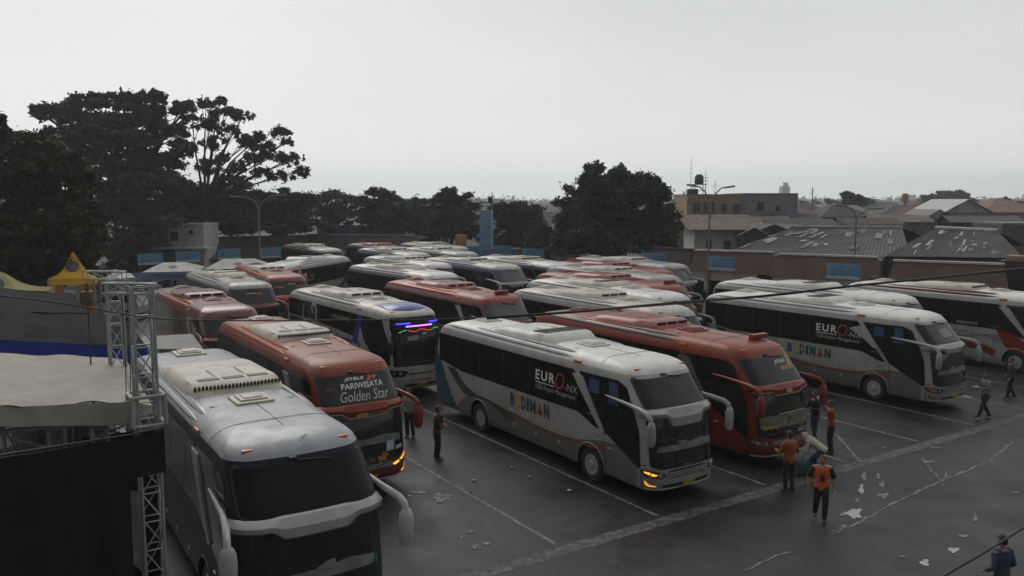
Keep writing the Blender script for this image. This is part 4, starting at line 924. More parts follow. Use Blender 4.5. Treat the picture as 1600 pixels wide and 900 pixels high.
p = dp(720, 377, 84); r = empty('box_sign', (p.x, p.y, 0), R(-5), 'tall yellow ochre box sign beside the blue tower', 'sign')
g = MB(); g.bbox((0,0,p.z), (1.1,.5,1.35), .04); g.build('panel', [mat('ochre_sign', (.34,.20,.06), .6, var=.1, dirt=.3)], r); g = MB(); g.tube([(0,0,0),(0,0,p.z-.6)], .08, 8); g.build('post', [blackp], r)
p = dp(760, 360, 82); r = empty('blue_tower', (p.x, p.y, 0), R(-8), 'tall narrow light blue tower panel with poles on top', 'tower'); zt = dp(760,328,82).z
g = MB(); g.bbox((0,0,zt/2), (1.15,1.1,zt), .03); g.build('cladding', [mat('light_blue_cladding', (.13,.27,.40), .6, var=.12, scale=2, dirt=.4)], r)
for x in (-.55,.55):
    g = MB(); g.tube([(x,0,zt),(x,0,zt+.95)], .05, 6); g.build('pole', [conc], r)
g = MB()
for k in range(6): g.box((0,-.56,1+k*1.1), (1.14,.02,.03))
g.build('panel_joint', [greypl], r)
g = MB(); g.box((0,0,zt+.75), (1.2,.1,.12)); g.lathe([(.22,0),(.26,.3),(.2,.5),(0,.55)], 12, 0, Matrix.Translation((.4,0,zt+.8))); g.build('top_rail', [blackp], r)

def house(u, v, Y, w_, d_, h, label, wm, rm, yaw=0, roof='gable', rh=1.2, wins=(), oh=.3, name='house', cat='house', group=None, zt=None, ridge='x', sz=None):
    """v marks the eaves height seen at depth Y unless zt is given; u marks the centre"""
    p = dp(u, v, Y); ht = zt if zt is not None else p.z
    r = empty(name, (p.x, p.y, 0), yaw, label, cat, group)
    g = MB(); g.box((0,0,ht/2), (w_,d_,ht))
    g.build('wall', [wm], r)
    g = MB(); W2, D2 = w_/2+oh, d_/2+oh
    if roof == 'flat':
        g.box((0,0,ht+.10), (w_+.1,d_+.1,.2))
    elif roof == 'hip':
        k = max(0, W2-D2)*.8; g.add([(-W2,-D2,ht),(W2,-D2,ht),(W2,D2,ht),(-W2,D2,ht),(-k,0,ht+rh),(k,0,ht+rh)], [(0,1,5,4),(1,2,5),(2,3,4,5),(3,0,4),(0,3,2,1)])
    elif ridge == 'x':
        g.add([(-W2,-D2,ht),(W2,-D2,ht),(W2,D2,ht),(-W2,D2,ht),(-W2,0,ht+rh),(W2,0,ht+rh)], [(0,1,5,4),(2,3,4,5),(0,3,2,1)]); g.add([(-w_/2,-d_/2,ht),(-w_/2,d_/2,ht),(-w_/2,0,ht+rh-.1),(w_/2,-d_/2,ht),(w_/2,d_/2,ht),(w_/2,0,ht+rh-.1)], [(0,1,2),(3,5,4)], 1)
    else:
        g.add([(-W2,-D2,ht),(W2,-D2,ht),(W2,D2,ht),(-W2,D2,ht),(0,-D2,ht+rh),(0,D2,ht+rh)], [(0,4,5,3),(1,2,5,4),(0,3,2,1)]); g.add([(-w_/2,-d_/2,ht),(w_/2,-d_/2,ht),(0,-d_/2,ht+rh-.1)], [(0,1,2)], 1)
    g.build('roof', [rm, wm], r)
    for x, z, ww, hh in wins:
        g = MB(); g.box((x,-d_/2-.01,z), (ww,.08,hh)); o = g.build('window', [wing], r)
        g = MB()
        g.box((x,-d_/2-.06,z-hh/2-.03), (ww+.16,.12,.06)); g.build('sill', [conc], o)
    return r
# the ochre and grey block with the water tank
h1 = house(1104, 306, 112, 7.1, 9, 8.6, 'ochre flat roofed block carrying a dark water tank', ochre, conc, roof='flat', wins=[(-2.6,7.0,.35,1.4),(-2.1,7.0,.35,1.4),(-1.2,7.0,.35,1.5),(-.7,7.0,.35,1.5),(-.2,7.0,.35,1.5),(1.3,6.9,.7,1.0),(2.9,6.9,1.0,1.2)], name='flat_block', cat='building')
h2 = house(1187.5, 304.5, 112.2, 7.3, 8.6, 8.7, 'grey blue flat roofed block joined to the ochre one', greypl, conc, roof='flat', wins=[(-1.2,7.2,.9,1.1),(1.1,6.9,.5,.6)], name='flat_block', cat='building')
g = MB(); p = dp(1092, 300, 112)
r = empty('water_tank', (p.x, p.y, dp(1092,303,112).z), 0, 'dark round water tank on a steel frame above the ochre block', 'water tank')
g.lathe([(.0,1.3),(.55,1.3),(.62,1.5),(.6,2.3),(.35,2.6),(0,2.62)], 14); g.build('tank', [blackp], r)
g = MB()
for x in (-.7,.7):
    for y in (-.7,.7): g.tube([(x,y,-.2),(x,y,1.3)], .05, 5)
for z in (.5,1.25): g.box((0,-.7,z), (1.6,.06,.06)); g.box((0,.7,z), (1.6,.06,.06)); g.box((-.7,0,z), (.06,1.5,.06)); g.box((.7,0,z), (.06,1.5,.06))
for z in (1.7,2.1): g.box((0,-.9,z), (2.2,.04,.04)); 
g.box((0,0,1.27), (1.9,1.9,.06)); g.build('stand', [blackp], r); g = MB(); g.bbox((-.9,0,.2), (1.4,1.2,.9), .1); g.build('pump_cover', [blackp], r)
for u, v0, v1 in ((1079,246,302),(1102,265,303),(1117,282,303),(1269,293,312),(769,300,326),(748.5,308,326)):
    Y = 112 if u > 1000 else 140; a = dp(u, v1, Y); b = dp(u, v0, Y); g = MB(); n = b.z-a.z
    if u in (1269, 769, 748.5): g.tube([(0,0,-a.z),(0,0,n)], .07, 5)
    else: g.tube([(0,0,-.5),(0,0,n)], [.05,.02], 5)
    for k in range(3): g.box((0,0,n*(.55+.13*k)), (.7-.15*k,.03,.03))
    o = g.build('antenna_mast', mat('hazy_steel', (.12,.12,.12), .6)); o.location = (a.x, a.y, a.z)
    tag(o, 'thin antenna mast rising at x %s of the skyline' % {1079:'far left of the water tank', 1102:'just right of the water tank', 1117:'above the ochre block middle', 1269:'over the distant town', 769:'just right of the blue tower', 748.5:'just left of the blue tower'}[u], 'antenna')
    o['label'] = {1079:'tallest thin antenna mast, left of the dark water tank', 1102:'thin antenna mast just right of the dark water tank', 1117:'short antenna mast above the ochre block', 1269:'lone thin mast over the distant town', 769:'thin mast seen just right of the blue tower', 748.5:'thin mast seen just left of the blue tower'}[u]
# white house with two dark windows, sheds, market roofs
house(1109, 357, 84, 4.2, 5, 5, 'white two-window house behind the first brown kiosk', trimw, rustm, roof='gable', rh=.9, wins=[(-.65,3.6,.55,.95),(1.15,3.55,.65,.85)], oh=.9)
for k, (u, v, w_, lb) in enumerate([(1165,366,2.4,'narrow shed with pale gable trim right of the white house'),(1195,361,3.4,'shed with wide arched opening in the shed row'),(1228,362,2.4,'small shed at the right end of the shed row')]):
    r = house(u, v, 83+k, w_, 5, 4.2, lb, mat('shed_wall_%d' % k, [(.12,.10,.08),(.10,.09,.08),(.16,.15,.14)][k], .8, var=.4), sheetm, roof='gable', rh=.8, ridge='y', wins=[(0,2.9,w_*.5,1.3)], oh=.35, name='shed', cat='shed')
    g = MB()
    W2 = w_/2+.35; D2 = 2.5+.38; z = dp(u, v, 83+k).z
    g.tube([(-W2,-D2,z),(0,-D2,z+.8),(W2,-D2,z)], .06, 4); g.build('gable_trim', [trimw], r)
patch = mat('pale_patch_sheet', (.26,.26,.25), .6, var=.25, scale=2)
def market(u0, v0, u1, v1, z0, u2, v2, u3, v3, z1, label, npatch, seed):
    """a sloping sheet roof between an eaves line and a ridge line, with walls"""
    A, B, Cc, Dd = at(u0,v0,z0), at(u1,v1,z0), at(u2,v2,z1), at(u3,v3,z1); o = A.copy(); o.z = 0
    r = empty('market_hall', o, 0, label, 'building'); q = [v-o for v in (A,B,Cc,Dd)]; rg = random.Random(seed)
    S = lambda a, b: q[0]*(1-a)*(1-b)+q[1]*a*(1-b)+q[2]*a*b+q[3]*(1-a)*b
    g = MB(); n = 90
    for i in range(n):
        e = .06 if i % 2 else 0; a0, a1 = i/n, (i+1)/n
        g.add([S(a0,0)+Vector((0,0,e)), S(a1,0)+Vector((0,0,.06-e)), S(a1,1)+Vector((0,0,.06-e)), S(a0,1)+Vector((0,0,e))], [(0,1,2,3)])
    g.build('roof', [sheetm], r)
    g = MB(); bk = Vector((q[3].x-q[0].x, q[3].y-q[0].y, 0))*.9
    for a, b in ((q[0],q[1]),(q[1],q[2]),(q[2],q[3]),(q[3],q[0])): g.add([a-Vector((0,0,.1)), b-Vector((0,0,.1)), Vector((b.x,b.y,0)), Vector((a.x,a.y,0))], [(0,1,2,3)])
    g.add([q[3], q[2], q[2]+bk-Vector((0,0,1.6)), q[3]+bk-Vector((0,0,1.6))], [(0,1,2,3)]); g.build('wall', [darkw], r)
    g = MB(); g.tube([q[3]+Vector((0,0,.08)), q[2]+Vector((0,0,.08))], .14, 6); g.build('ridge_cap', [patch], r)
    for k in range(npatch):
        a, b = rg.uniform(.02,.9), rg.uniform(.05,.8); w_, h_ = rg.uniform(.008,.055), rg.uniform(.05,.2); sk = rg.uniform(-.02,.02); dz = Vector((0,0,.066+.0012*k)); g = MB()
        nn = 3
        g.prism([S(a,b)+dz, S(a+w_,b)+dz, S(min(1,a+w_+sk),b+h_)+dz, S(a+sk,b+h_)+dz], (0,0,.008)); g.build('sheet_patch', [patch if rg.random() < .16 else mat('grey_patch_sheet_%d' % (k % 3), [(.15,.15,.15),(.10,.10,.10),(.19,.18,.17)][k % 3], .7, var=.3)], r)
    return r
market(1140,392,1425,404,3.9, 1410,357,1235,356,5.6, 'wide grey patched sheet roof behind the middle brown kiosks', 34, 5)
market(1380,401,1600,404,4.1, 1560,362,1462,357,5.7, 'grey patched sheet roof at the right, behind the right brown kiosk', 24, 9)
house(1306, 338, 128, 7.0, 8, 4.5, 'house with orange wall under a dark hipped roof', ochre, tilem, roof='hip', rh=2.2, wins=[(-2,3.8,1.0,.8),(1,3.8,1.0,.8)], oh=.6)
house(1483, 332, 112, 6.2, 9, 5, 'pale grey house with wide gable and veranda in the town', palew, trimw, roof='gable', ridge='y', rh=1.8, wins=[(0,4.6,4.0,1.2)], oh=.3)
house(1447, 336, 111, 2.6, 7, 5, 'pale lean-to house wing left of the wide gable', palew, greypl, roof='gable', ridge='y', rh=.8, wins=[(.3,3.9,.8,.5)], oh=.15)
house(1558, 331, 118, 9.5, 10, 5, 'long pale house with dull red tiled roof', palew, mat('dull_red_tiles', (.20,.12,.09), .8, var=.2, dirt=.3), roof='hip', rh=2.0, oh=.5)
house(1590, 350, 95, 7, 6, 4.5, 'brown grey block behind the market roof at the right edge', mat('brown_block', (.09,.08,.07), .8, var=.2), conc, roof='flat', name='flat_block', cat='building')
house(1240, 345, 108, 5, 7, 5, 'low brown roofed house behind the patched sheds', palew, tilem, roof='gable', rh=1, oh=.4)
p = dp(1414, 313, 150); r = empty('orange_water_tank', (p.x, p.y, 0), 0, 'orange water tank standing on a post above the roofs', 'water tank'); g = MB(); g.lathe([(.55,p.z),(.6,p.z+.9),(.5,p.z+1.15),(.15,p.z+1.3),(0,p.z+1.3)], 14); g.build('tank', [mat('orange_tank', (.36,.13,.05), .6)], r); g = MB(); g.tube([(0,0,0),(0,0,p.z)], .25, 8); g.build('post', [conc], r)
p = dp(1235, 338, 100); r = empty('blue_water_tank', (p.x, p.y, 0), 0, 'small dark blue water tank on a white block above the sheds', 'water tank'); g = MB(); g.lathe([(.35,p.z-.9),(.4,p.z),(.3,p.z+.2),(0,p.z+.25)], 12); g.build('tank', [bltxt], r); g = MB(); g.box((0,0,(p.z-.9)/2), (.8,.8,p.z-.9)); g.build('plinth', [trimw], r)
house(645, 312, 150, 9.5, 12, 8, 'pale flat roofed building above the dark trees, behind the yard', palew, trimw, roof='flat', name='flat_block', cat='building')
# white hut over the left kiosks
r = house(302, 352, 80, 3.4, 4, 5.5, 'small white hut standing on the left kiosk roof', trimw, trimw, roof='flat', wins=[(-1.05,4.6,.7,.8),(.55,5.0,.35,.3)], oh=.2, name='hut', cat='hut')
g = MB(); z = dp(302,387,78).z; g.box((-.2,-2.4,z), (5.6,2.2,.12)); g.build('balcony_slab', [trimw], r)
r = house(555, 353, 104, 8.5, 5, 4.5, 'low blue walled building under the pale olive tree', mat('blue_wall', (.05,.14,.25), .7, var=.2, dirt=.3), conc, roof='flat', name='flat_block', cat='building')
g = MB(); g.tube([(.0,-2.6,0),(0,-2.6,4.6)], .09, 6); g.build('orange_post', [MC['bus_orange_stripe']], r)

for k, (u, v, Y, w_, d_, lb) in enumerate([(1095,346,97,10.5,5,'long low rusty shed in front of the ochre block'),(1172,349,96,8.5,5,'grey low shed roof between the ochre block and the patched sheds'),(1228,352,94,5.5,5,'low dark shed roof at the right end of the shed row'),(1138,352,90,6,4,'small brown shed roof above the white two-window house'),(1262,352,100,5,4,'small pale shed beside the orange walled house'),(1350,350,104,7,5,'brown shed roof right of the orange walled house'),(1400,346,108,7,5,'grey shed roof left of the wide pale gable'),(1530,347,104,8,5,'dark shed roof right of the wide pale gable')]):
    house(u, v, Y, w_, d_, 4, lb, [conc, darkw, palew][k % 3], [rustm, sheetm, tilem][k % 3], roof='gable', rh=.8, oh=.4, name='shed', cat='shed', yaw=rnd.uniform(-.15,.15), wins=[(-1.2,3.8,.7,.6),(1.3,3.8,.6,.6)])
# distant town: low houses in haze
trooms = [mat('far_roof_%d' % k, c_, .9, var=.2) for k, c_ in enumerate([(.10,.07,.06),(.07,.07,.07),(.15,.09,.07),(.12,.12,.12),(.18,.17,.16)])]
rt = random.Random(3); n = 0
protos = {}
for i in range(230):
    Y = 135*math.exp(rt.random()*1.75); u = rt.uniform(1225, 1640) if rt.random() < .75 else rt.uniform(700, 1080)
    if Y < 170 and u < 1080: continue
    x = (u-800)/F*Y; key = (rt.randrange(5), rt.randrange(2)); h = rt.uniform(3.2, 5.2)
    if key not in protos:
        r = empty('town_house', (x, Y, 0), rt.uniform(-.6,.6), 'low hazy house with a dull roof in the distant town', 'house', 'low houses of the distant town')
        w_, d_ = rt.uniform(7,12), rt.uniform(6,9); g = MB(); g.box((0,0,2.1), (w_,d_,4.2)); g.build('wall', [palew if key[1] else conc], r)
        g = MB(); W2, D2 = w_/2+.4, d_/2+.4; g.add([(-W2,-D2,4.2),(W2,-D2,4.2),(W2,D2,4.2),(-W2,D2,4.2),(-W2*.3,0,6.0),(W2*.3,0,6.0)], [(0,1,5,4),(1,2,5),(2,3,4,5),(3,0,4),(0,3,2,1)]); g.build('roof', [trooms[key[0]]], r); protos[key] = r
        r.location = (x, Y, 0)
    else:
        r = copy_tree(protos[key]); r.location = (x, Y, 0); r.rotation_euler.z = rt.uniform(-.6,.6)
    r.scale = (1, 1, h/4.2*(1+max(0, Y-300)/1500))
for u, v, Y, w_, lab in ((1226,291,900,9,'pale hazy tower block on the skyline'),(1330,305,1200,10,'faint hazy skyline building shaped like a stepped tower'),(1068,305,900,5,'faint slim tower seen beside the round tree'),(1420,309,1100,20,'low wide hazy block on the skyline')):
    p = dp(u, v, Y); r = empty('skyline_block', (p.x, p.y, 0), 0, lab, 'tower'); g = MB(); g.box((0,0,p.z/2), (w_,w_,p.z)); g.box((w_*.1,0,p.z+2), (w_*.5,w_*.5,4)); g.build('facade', [palew], r)
    g = MB(); 
    for k in range(int(p.z/4)): g.box((0,-w_/2-.05,2+k*4), (w_*.8,.1,1.4))
    g.build('window_band', [wing], r)

# ------------------------------------------------------------------ lamp posts
stl = mat('galvanised_pole', (.16,.165,.17), .5, dirt=.3); 
def lamp(u, Y, vtop, arms, lab, thick=.075):
    p = dp(u, vtop, Y); r = empty('street_lamp', (p.x, p.y, 0), 0, lab, 'street lamp', 'double-armed lamp posts round the yard'); z = p.z
    g = MB(); g.tube([(0,0,0),(0,0,z*.5),(0,0,z)], [thick*1.4,thick*1.1,thick*.8], 10); g.lathe([(.22,0),(.22,.05),(.12,.3)], 10); g.build('pole', [stl], r)
    for ua, va, vm in arms:
        q = dp(ua, va, Y)-p; m_ = Vector((q.x*.35, 0, (dp(u, vm, Y)-p).z)); g = MB()
        pts = [Vector((0,0,-.2)), Vector((q.x*.10,0,m_.z*.45)), m_, Vector((q.x*.75,0,q.z*.97)), Vector((q.x,0,q.z))]
        g.tube([v+Vector((0,0,z)) for v in pts], thick*.6, 8); a = g.build('arm', [stl], r)
        d = (pts[-1]-pts[-2]).normalized(); g = MB(); c_ = pts[-1]+d*.3+Vector((0,0,z)); g.bbox((0,0,0), (.75,.26,.12), .04, M=Matrix.Translation(c_) @ Matrix.Rotation(-math.atan2(d.z, d.x), 4, 'Y')); g.build('lamp_head', [stl], r)
lamp(404, 70, 324, [(372,307.5,311),(434,305,312)], 'tall double-armed lamp post behind the left coaches')
lamp(1109, 57, 320, [(1133,293,303),(1088,291,300)], 'double-armed lamp post beside the ochre block at right')
lamp(1338, 58, 338, [(1318,322,328),(1366,326,332)], 'dark double-armed lamp post before the patched market roof')

# ------------------------------------------------------------------ trees
def leafmat(name, a, b):
    m = mat(name, a, .75, col2=b, scale=1.1, detail=9, spec=.12); return m
lf_dark = leafmat('dark_leaves', (.020,.030,.021), (.080,.102,.066)); lf_mid = leafmat('mid_leaves', (.028,.038,.026), (.068,.085,.055)); lf_ol = leafmat('olive_leaves', (.06,.066,.045), (.12,.125,.09)); lf_g = leafmat('green_leaves', (.020,.034,.014), (.062,.085,.034))
bark = mat('dark_bark', (.035,.030,.025), .9, var=.3, scale=6)
def leaves(name, clumps, n_tot, size, mats, parent, seed, flat=.5):
    rg = np.random.default_rng(seed); c = np.array([q[:3] for q in clumps]); r = np.array([q[3:6] for q in clumps]); vol = (r[:,0]*r[:,1]*r[:,2])**(2/3); pr_ = vol/vol.sum()
    idx = rg.choice(len(c), n_tot, p=pr_); d = rg.normal(size=(n_tot,3)); d /= np.linalg.norm(d, axis=1)[:,None]; rad = rg.random(n_tot)**.42
    pos = c[idx]+d*r[idx]*rad[:,None]+rg.normal(size=(n_tot,3))*r[idx]*.22*(rg.random((n_tot,1))**2)*3
    a = rg.normal(size=(n_tot,3)); a[:,2] *= .6; a /= np.linalg.norm(a, axis=1)[:,None]
    nrm = rg.normal(size=(n_tot,3)); nrm[:,2] += 1.0*flat*2; b = np.cross(nrm, a); b /= np.linalg.norm(b, axis=1)[:,None]
    s = size*rg.uniform(.5,1.5,n_tot)[:,None]
    v = np.stack([pos-a*s, pos+b*s*.45, pos+a*s, pos-b*s*.45], 1).reshape(-1,3)
    v[:,2] = np.maximum(v[:,2], .05)
    me = bpy.data.meshes.new(name); me.vertices.add(len(v)); me.vertices.foreach_set('co', v.ravel()); me.loops.add(len(v)); me.loops.foreach_set('vertex_index', np.arange(len(v)))
    me.polygons.add(n_tot); me.polygons.foreach_set('loop_start', np.arange(n_tot)*4); me.polygons.foreach_set('loop_total', np.full(n_tot,4))
    for m in mats: me.materials.append(m)
    me.update(); me.validate(); o = bpy.data.objects.new(name, me); COL.objects.link(o); o.parent = parent; return o
def tree(lab, Y, base_u, lobes, n, size, m, seed, dyr=1.0, sub=9, subr=.38, tr=.35, cat='tree', group=None, forks=None, name='tree', limbs=True, fill=1, qmax=1.2):
    rg = random.Random(seed); bp_ = dp(base_u, 400, Y); root = empty(name, (bp_.x, Y, 0), 0, lab, cat, group); cl = []; cent = []
    for (u, v, ru, rv) in lobes:
        y0 = Y+rg.uniform(-1, 1)*ru/F*Y*.8*dyr; p = dp(u, v, y0)-root.location; rx, rz = ru/F*Y, rv/F*Y; ry = rx*dyr; cent.append((p, rx, rz))
        if fill: cl.append((p.x, p.y, p.z, rx*.5*fill, ry*.5*fill, rz*.5*fill))
        for k in range(int(sub*1.9)):
            d = Vector((rg.gauss(0,1), rg.gauss(0,1), rg.gauss(0,1)+.25)).normalized(); q = rg.uniform(.5,qmax); s_ = rg.choice((.45,.7,.9,1.15))*subr
            cl.append((p.x+d.x*rx*q, p.y+d.y*ry*q, p.z+d.z*rz*q, rx*s_, ry*s_, max(rz*s_*.8, .25)))
    leaves('crown', cl, n, size, [m], root, seed)
    g = MB(); top = sum((c[0] for c in cent), Vector())/len(cent); low = min(c[0].z-c[2] for c in cent); fz = max(1.5, min(top.z*.55, low+1.0))
    fork = Vector((top.x*.25, top.y*.2, fz)); g.tube([(0,0,0),(fork.x*.4,fork.y*.4,fz*.5),fork], [tr*1.3,tr,tr*.8], 9, 0)
    if limbs:
        for p, rx, rz in cent:
            mid = fork.lerp(p, .5)+Vector((rg.uniform(-.4,.4), rg.uniform(-.4,.4), (p.z-fork.z)*.12)); g.tube([fork, mid, p], [tr*.5,tr*.28,tr*.1], 6, 0)
            for k in range(3):
                e = p+Vector((rg.uniform(-1,1)*rx, rg.uniform(-1,1)*rx, rg.uniform(-.3,1)*rz)); g.tube([mid.lerp(p,.4), mid.lerp(p,.6).lerp(e,.6), e], [tr*.14,tr*.09,tr*.03], 4, 0)
    g.build('trunk', [bark], root); return root
tree('huge dark spreading tree with layered crown, tallest at left', 78, 225, [(88,178,34,14),(60,172,16,8),(140,160,34,13),(128,185,40,16),(192,158,36,13),(238,153,22,10),(205,182,44,18),(160,205,50,20),(105,215,38,16),(248,178,34,14),(150,235,50,22),(212,222,44,22),(262,205,32,16),(292,168,22,9),(238,250,46,20),(180,262,50,24),(288,232,24,14),(215,285,60,26)], 62000, .21, lf_dark, 11, sub=12, subr=.26, tr=.6, fill=.6, qmax=1.0)
tree('sparse airy tree with open branches against the sky', 82, 302, [(322,163,16,6),(345,158,10,5),(352,178,22,8),(380,182,16,7),(330,195,16,8),(300,190,16,9),(362,205,18,8),(335,222,18,9),(385,222,18,8),(412,228,20,7),(405,213,10,5),(440,207,16,4),(448,222,10,5),(425,244,20,7),(456,250,16,8),(472,268,12,9),(395,250,18,8),(372,262,18,7),(408,270,16,6),(345,250,14,9),(440,276,18,6),(320,260,22,12),(360,282,22,8)], 15000, .18, lf_dark, 12, sub=9, subr=.27, tr=.3, fill=0)
tree('broad dark green tree filling the left edge', 46, 20, [(8,228,26,18),(40,228,34,18),(85,252,36,22),(30,430,60,26),(110,415,50,24),(20,270,50,32),(120,285,28,24),(70,300,50,34),(130,330,26,26),(10,340,50,40),(80,350,50,34),(120,375,34,24),(40,392,50,26)], 90000, .15, lf_g, 13, sub=14, subr=.3, tr=.4)
tree('few bare twigs with leaves at the far left edge', 40, -30, [(0,190,7,5),(6,208,8,5),(-8,220,16,12),(-30,260,30,30)], 3500, .14, lf_mid, 31, sub=6, tr=.2)
M2 = [('dark tree behind the yellow and white tents', 76, 190, [(165,300,44,26),(215,300,44,28),(180,335,44,28),(230,345,44,26),(150,362,40,26),(205,380,50,20),(150,400,50,24),(90,395,50,26),(210,408,40,14)], 26000, lf_dark),
      ('dark tree behind the white hut', 84, 285, [(262,290,32,20),(300,300,34,22),(285,325,44,26),(255,345,30,22),(320,335,34,24),(240,375,30,20)], 20000, lf_dark),
      ('dark leafy tree left of the double-armed lamp post', 88, 360, [(345,302,32,16),(375,308,30,18),(350,330,38,24),(385,340,34,24),(365,358,44,16)], 18000, lf_dark),
      ('dark leafy tree right of the double-armed lamp post', 90, 440, [(420,312,30,14),(455,312,28,14),(430,335,38,22),(468,335,30,22),(448,356,44,14)], 17000, lf_mid),
      ('pale olive thin tree above the blue walled building', 98, 508, [(492,312,22,9),(520,308,20,8),(545,314,20,9),(505,328,28,11),(540,332,28,11),(568,338,18,9),(520,345,26,10)], 9500, lf_ol),
      ('dark tree with a pointed top behind the far coaches', 96, 600, [(588,303,15,10),(606,306,16,11),(575,318,20,12),(600,325,28,16),(622,338,24,16),(590,345,32,18),(612,360,36,12)], 15000, lf_dark),
      ('low dark tree between two taller dark trees', 98, 650, [(645,322,24,10),(660,338,26,14),(640,352,30,14),(668,362,28,12)], 9500, lf_mid),
      ('dark tree with a leaning spiky top left of the blue tower', 92, 705, [(708,298,9,9),(698,308,16,10),(726,318,20,12),(700,325,26,16),(722,342,26,18),(690,352,28,18),(715,368,34,12)], 15000, lf_dark),
      ('brown green bushy tree right of the blue tower', 90, 795, [(782,330,16,10),(805,328,24,10),(830,334,22,12),(790,348,26,16),(820,355,30,18),(790,375,30,14),(835,378,26,12)], 17000, lf_mid),
      ('low dark shrub mass at the foot of the round tree', 76, 860, [(848,362,16,12),(868,372,20,14),(850,385,26,10)], 7000, lf_mid)]
for k, (lb, Y, bu, lo, n, m) in enumerate(M2): tree(lb, Y, bu, lo, int(n*1.5), .19, m, 40+k, sub=8, subr=.36, tr=.28, group=None)
tree('large round dense dark tree left of the ochre block', 72, 960, [(928,268,14,12),(936,284,24,14),(965,272,16,10),(975,286,22,14),(1000,283,16,12),(1022,292,18,13),(912,302,24,16),(950,305,34,22),(992,306,32,22),(1028,312,22,20),(900,328,28,20),(938,335,40,24),(985,338,40,24),(1030,342,28,22),(885,352,22,16),(920,365,40,20),(975,368,44,20),(1030,372,30,18),(880,380,20,14),(1048,358,14,16),(955,390,60,12),(1030,392,30,10)], 85000, .17, lf_dark, 77, sub=12, subr=.34, tr=.5)
tree('dark far tree clump topping the town roofs', 260, 1478, [(1452,312,14,8),(1470,306,14,7),(1490,306,14,7),(1505,310,8,7),(1480,318,28,9)], 7000, .6, lf_mid, 90, sub=6)
tree('thin dark tree with spread branches above the town', 170, 1334, [(1326,305,9,4),(1338,310,12,5),(1330,318,14,6),(1348,316,8,4)], 2600, .35, lf_mid, 91, sub=5, tr=.3)
for k in range(26):
    Y = rt.uniform(180, 520); u = rt.uniform(1235, 1600); v = 312+rt.uniform(3, 14)*150/Y
    tree('small hazy tree among the roofs of the distant town', Y, u, [(u, v, 900/Y*2.6, 900/Y*1.6), (u+900/Y*2, v+3, 900/Y*2, 900/Y*1.5)], 900, .5, lf_mid, 100+k, sub=5, tr=.3, group='small trees of the distant town', limbs=False)
g = leaves('far_woods', [(rt.uniform(-900,1300), rt.uniform(1000,1450), 3, 45, 30, rt.uniform(4,8)) for _ in range(160)], 22000, 3, [lf_mid], None, 5); tag(g, 'hazy line of far woods and suburbs on the horizon', 'woods', kind='stuff')
# ------------------------------------------------------------------ stage, trusses, tents
alu = mat('aluminium_truss', (.34,.35,.35), .42, metal=.35, dirt=.4, scale=5)
def truss(name, a, b, w_, lab=None, cat=None, group=None, step=.45, parent=None, xdir=None, tube_r=.024, rad2=.012):
    a, b = Vector(a), Vector(b); d = (b-a); n = d.length; d.normalize(); x = (xdir or (NV if abs(d.z) > .8 else Vector((0,0,1)))); x = (x-d*x.dot(d)).normalized(); y = d.cross(x)
    r = parent or empty(name, a, 0, lab, cat, group); o = Vector() if not parent else a; q = w_/2; cs = [x*q+y*q, x*q-y*q, -x*q-y*q, -x*q+y*q]
    if parent: o = a-parent.location
    for c_ in cs: g = MB(); g.tube([o+c_, o+c_+d*n], tube_r, 8); g.build('chord', [alu], r)
    g = MB(); k = int(n/step)
    for i in range(k+1):
        for j in range(4):
            p, q_ = cs[j], cs[(j+1) % 4]; t0 = d*(n*i/k); g.tube([o+p+t0, o+q_+t0], rad2, 5)
            if i < k:
                t1 = d*(n*(i+1)/k); s_, e_ = (p, q_) if (i+j) % 2 else (q_, p); g.tube([o+s_+t0, o+e_+t1], rad2, 5)
    g.build('lacing', [alu], r); return r
T2 = lot(0,0); T2 = Vector((-5.88, 13.0, 0)); T1 = Vector((-8.05, 16.6, 0))
t2 = truss('truss_tower', T2, T2+Vector((0,0,6.65)), .30, 'nearer aluminium truss tower beside the silver coach', 'truss tower', 'truss towers of the stage')
g = MB()
for z in (4.45, 4.92):
    for k in range(4):
        a_ = [(1,1),(1,-1),(-1,-1),(-1,1)][k]; b_ = [(1,-1),(-1,-1),(-1,1),(1,1)][k]; g.tube([NV*a_[0]*.24+EV*a_[1]*.24+Vector((0,0,z)), NV*b_[0]*.24+EV*b_[1]*.24+Vector((0,0,z))], .03, 6)
for a_ in ((1,1),(1,-1),(-1,-1),(-1,1)): g.tube([NV*a_[0]*.24+EV*a_[1]*.24+Vector((0,0,4.45)), NV*a_[0]*.24+EV*a_[1]*.24+Vector((0,0,4.92))], .035, 6)
g.build('sleeve_block', [alu], t2)
t1 = truss('truss_tower', T1, T1+Vector((0,0,6.42)), .27, 'farther aluminium truss tower standing behind the cream tarpaulin', 'truss tower', 'truss towers of the stage')
truss('truss_beam', T2+Vector((-.62,.1,6.62)), T2+Vector((.22,.0,6.62)), .16, 'short truss beam across the top of the nearer truss tower', 'truss beam', step=.3, tube_r=.018, rad2=.009)
truss('truss_beam', T1+Vector((-.62,.1,6.50)), T1+Vector((.22,.0,6.50)), .16, 'short truss beam across the top of the farther truss tower', 'truss beam', step=.3, tube_r=.018, rad2=.009)
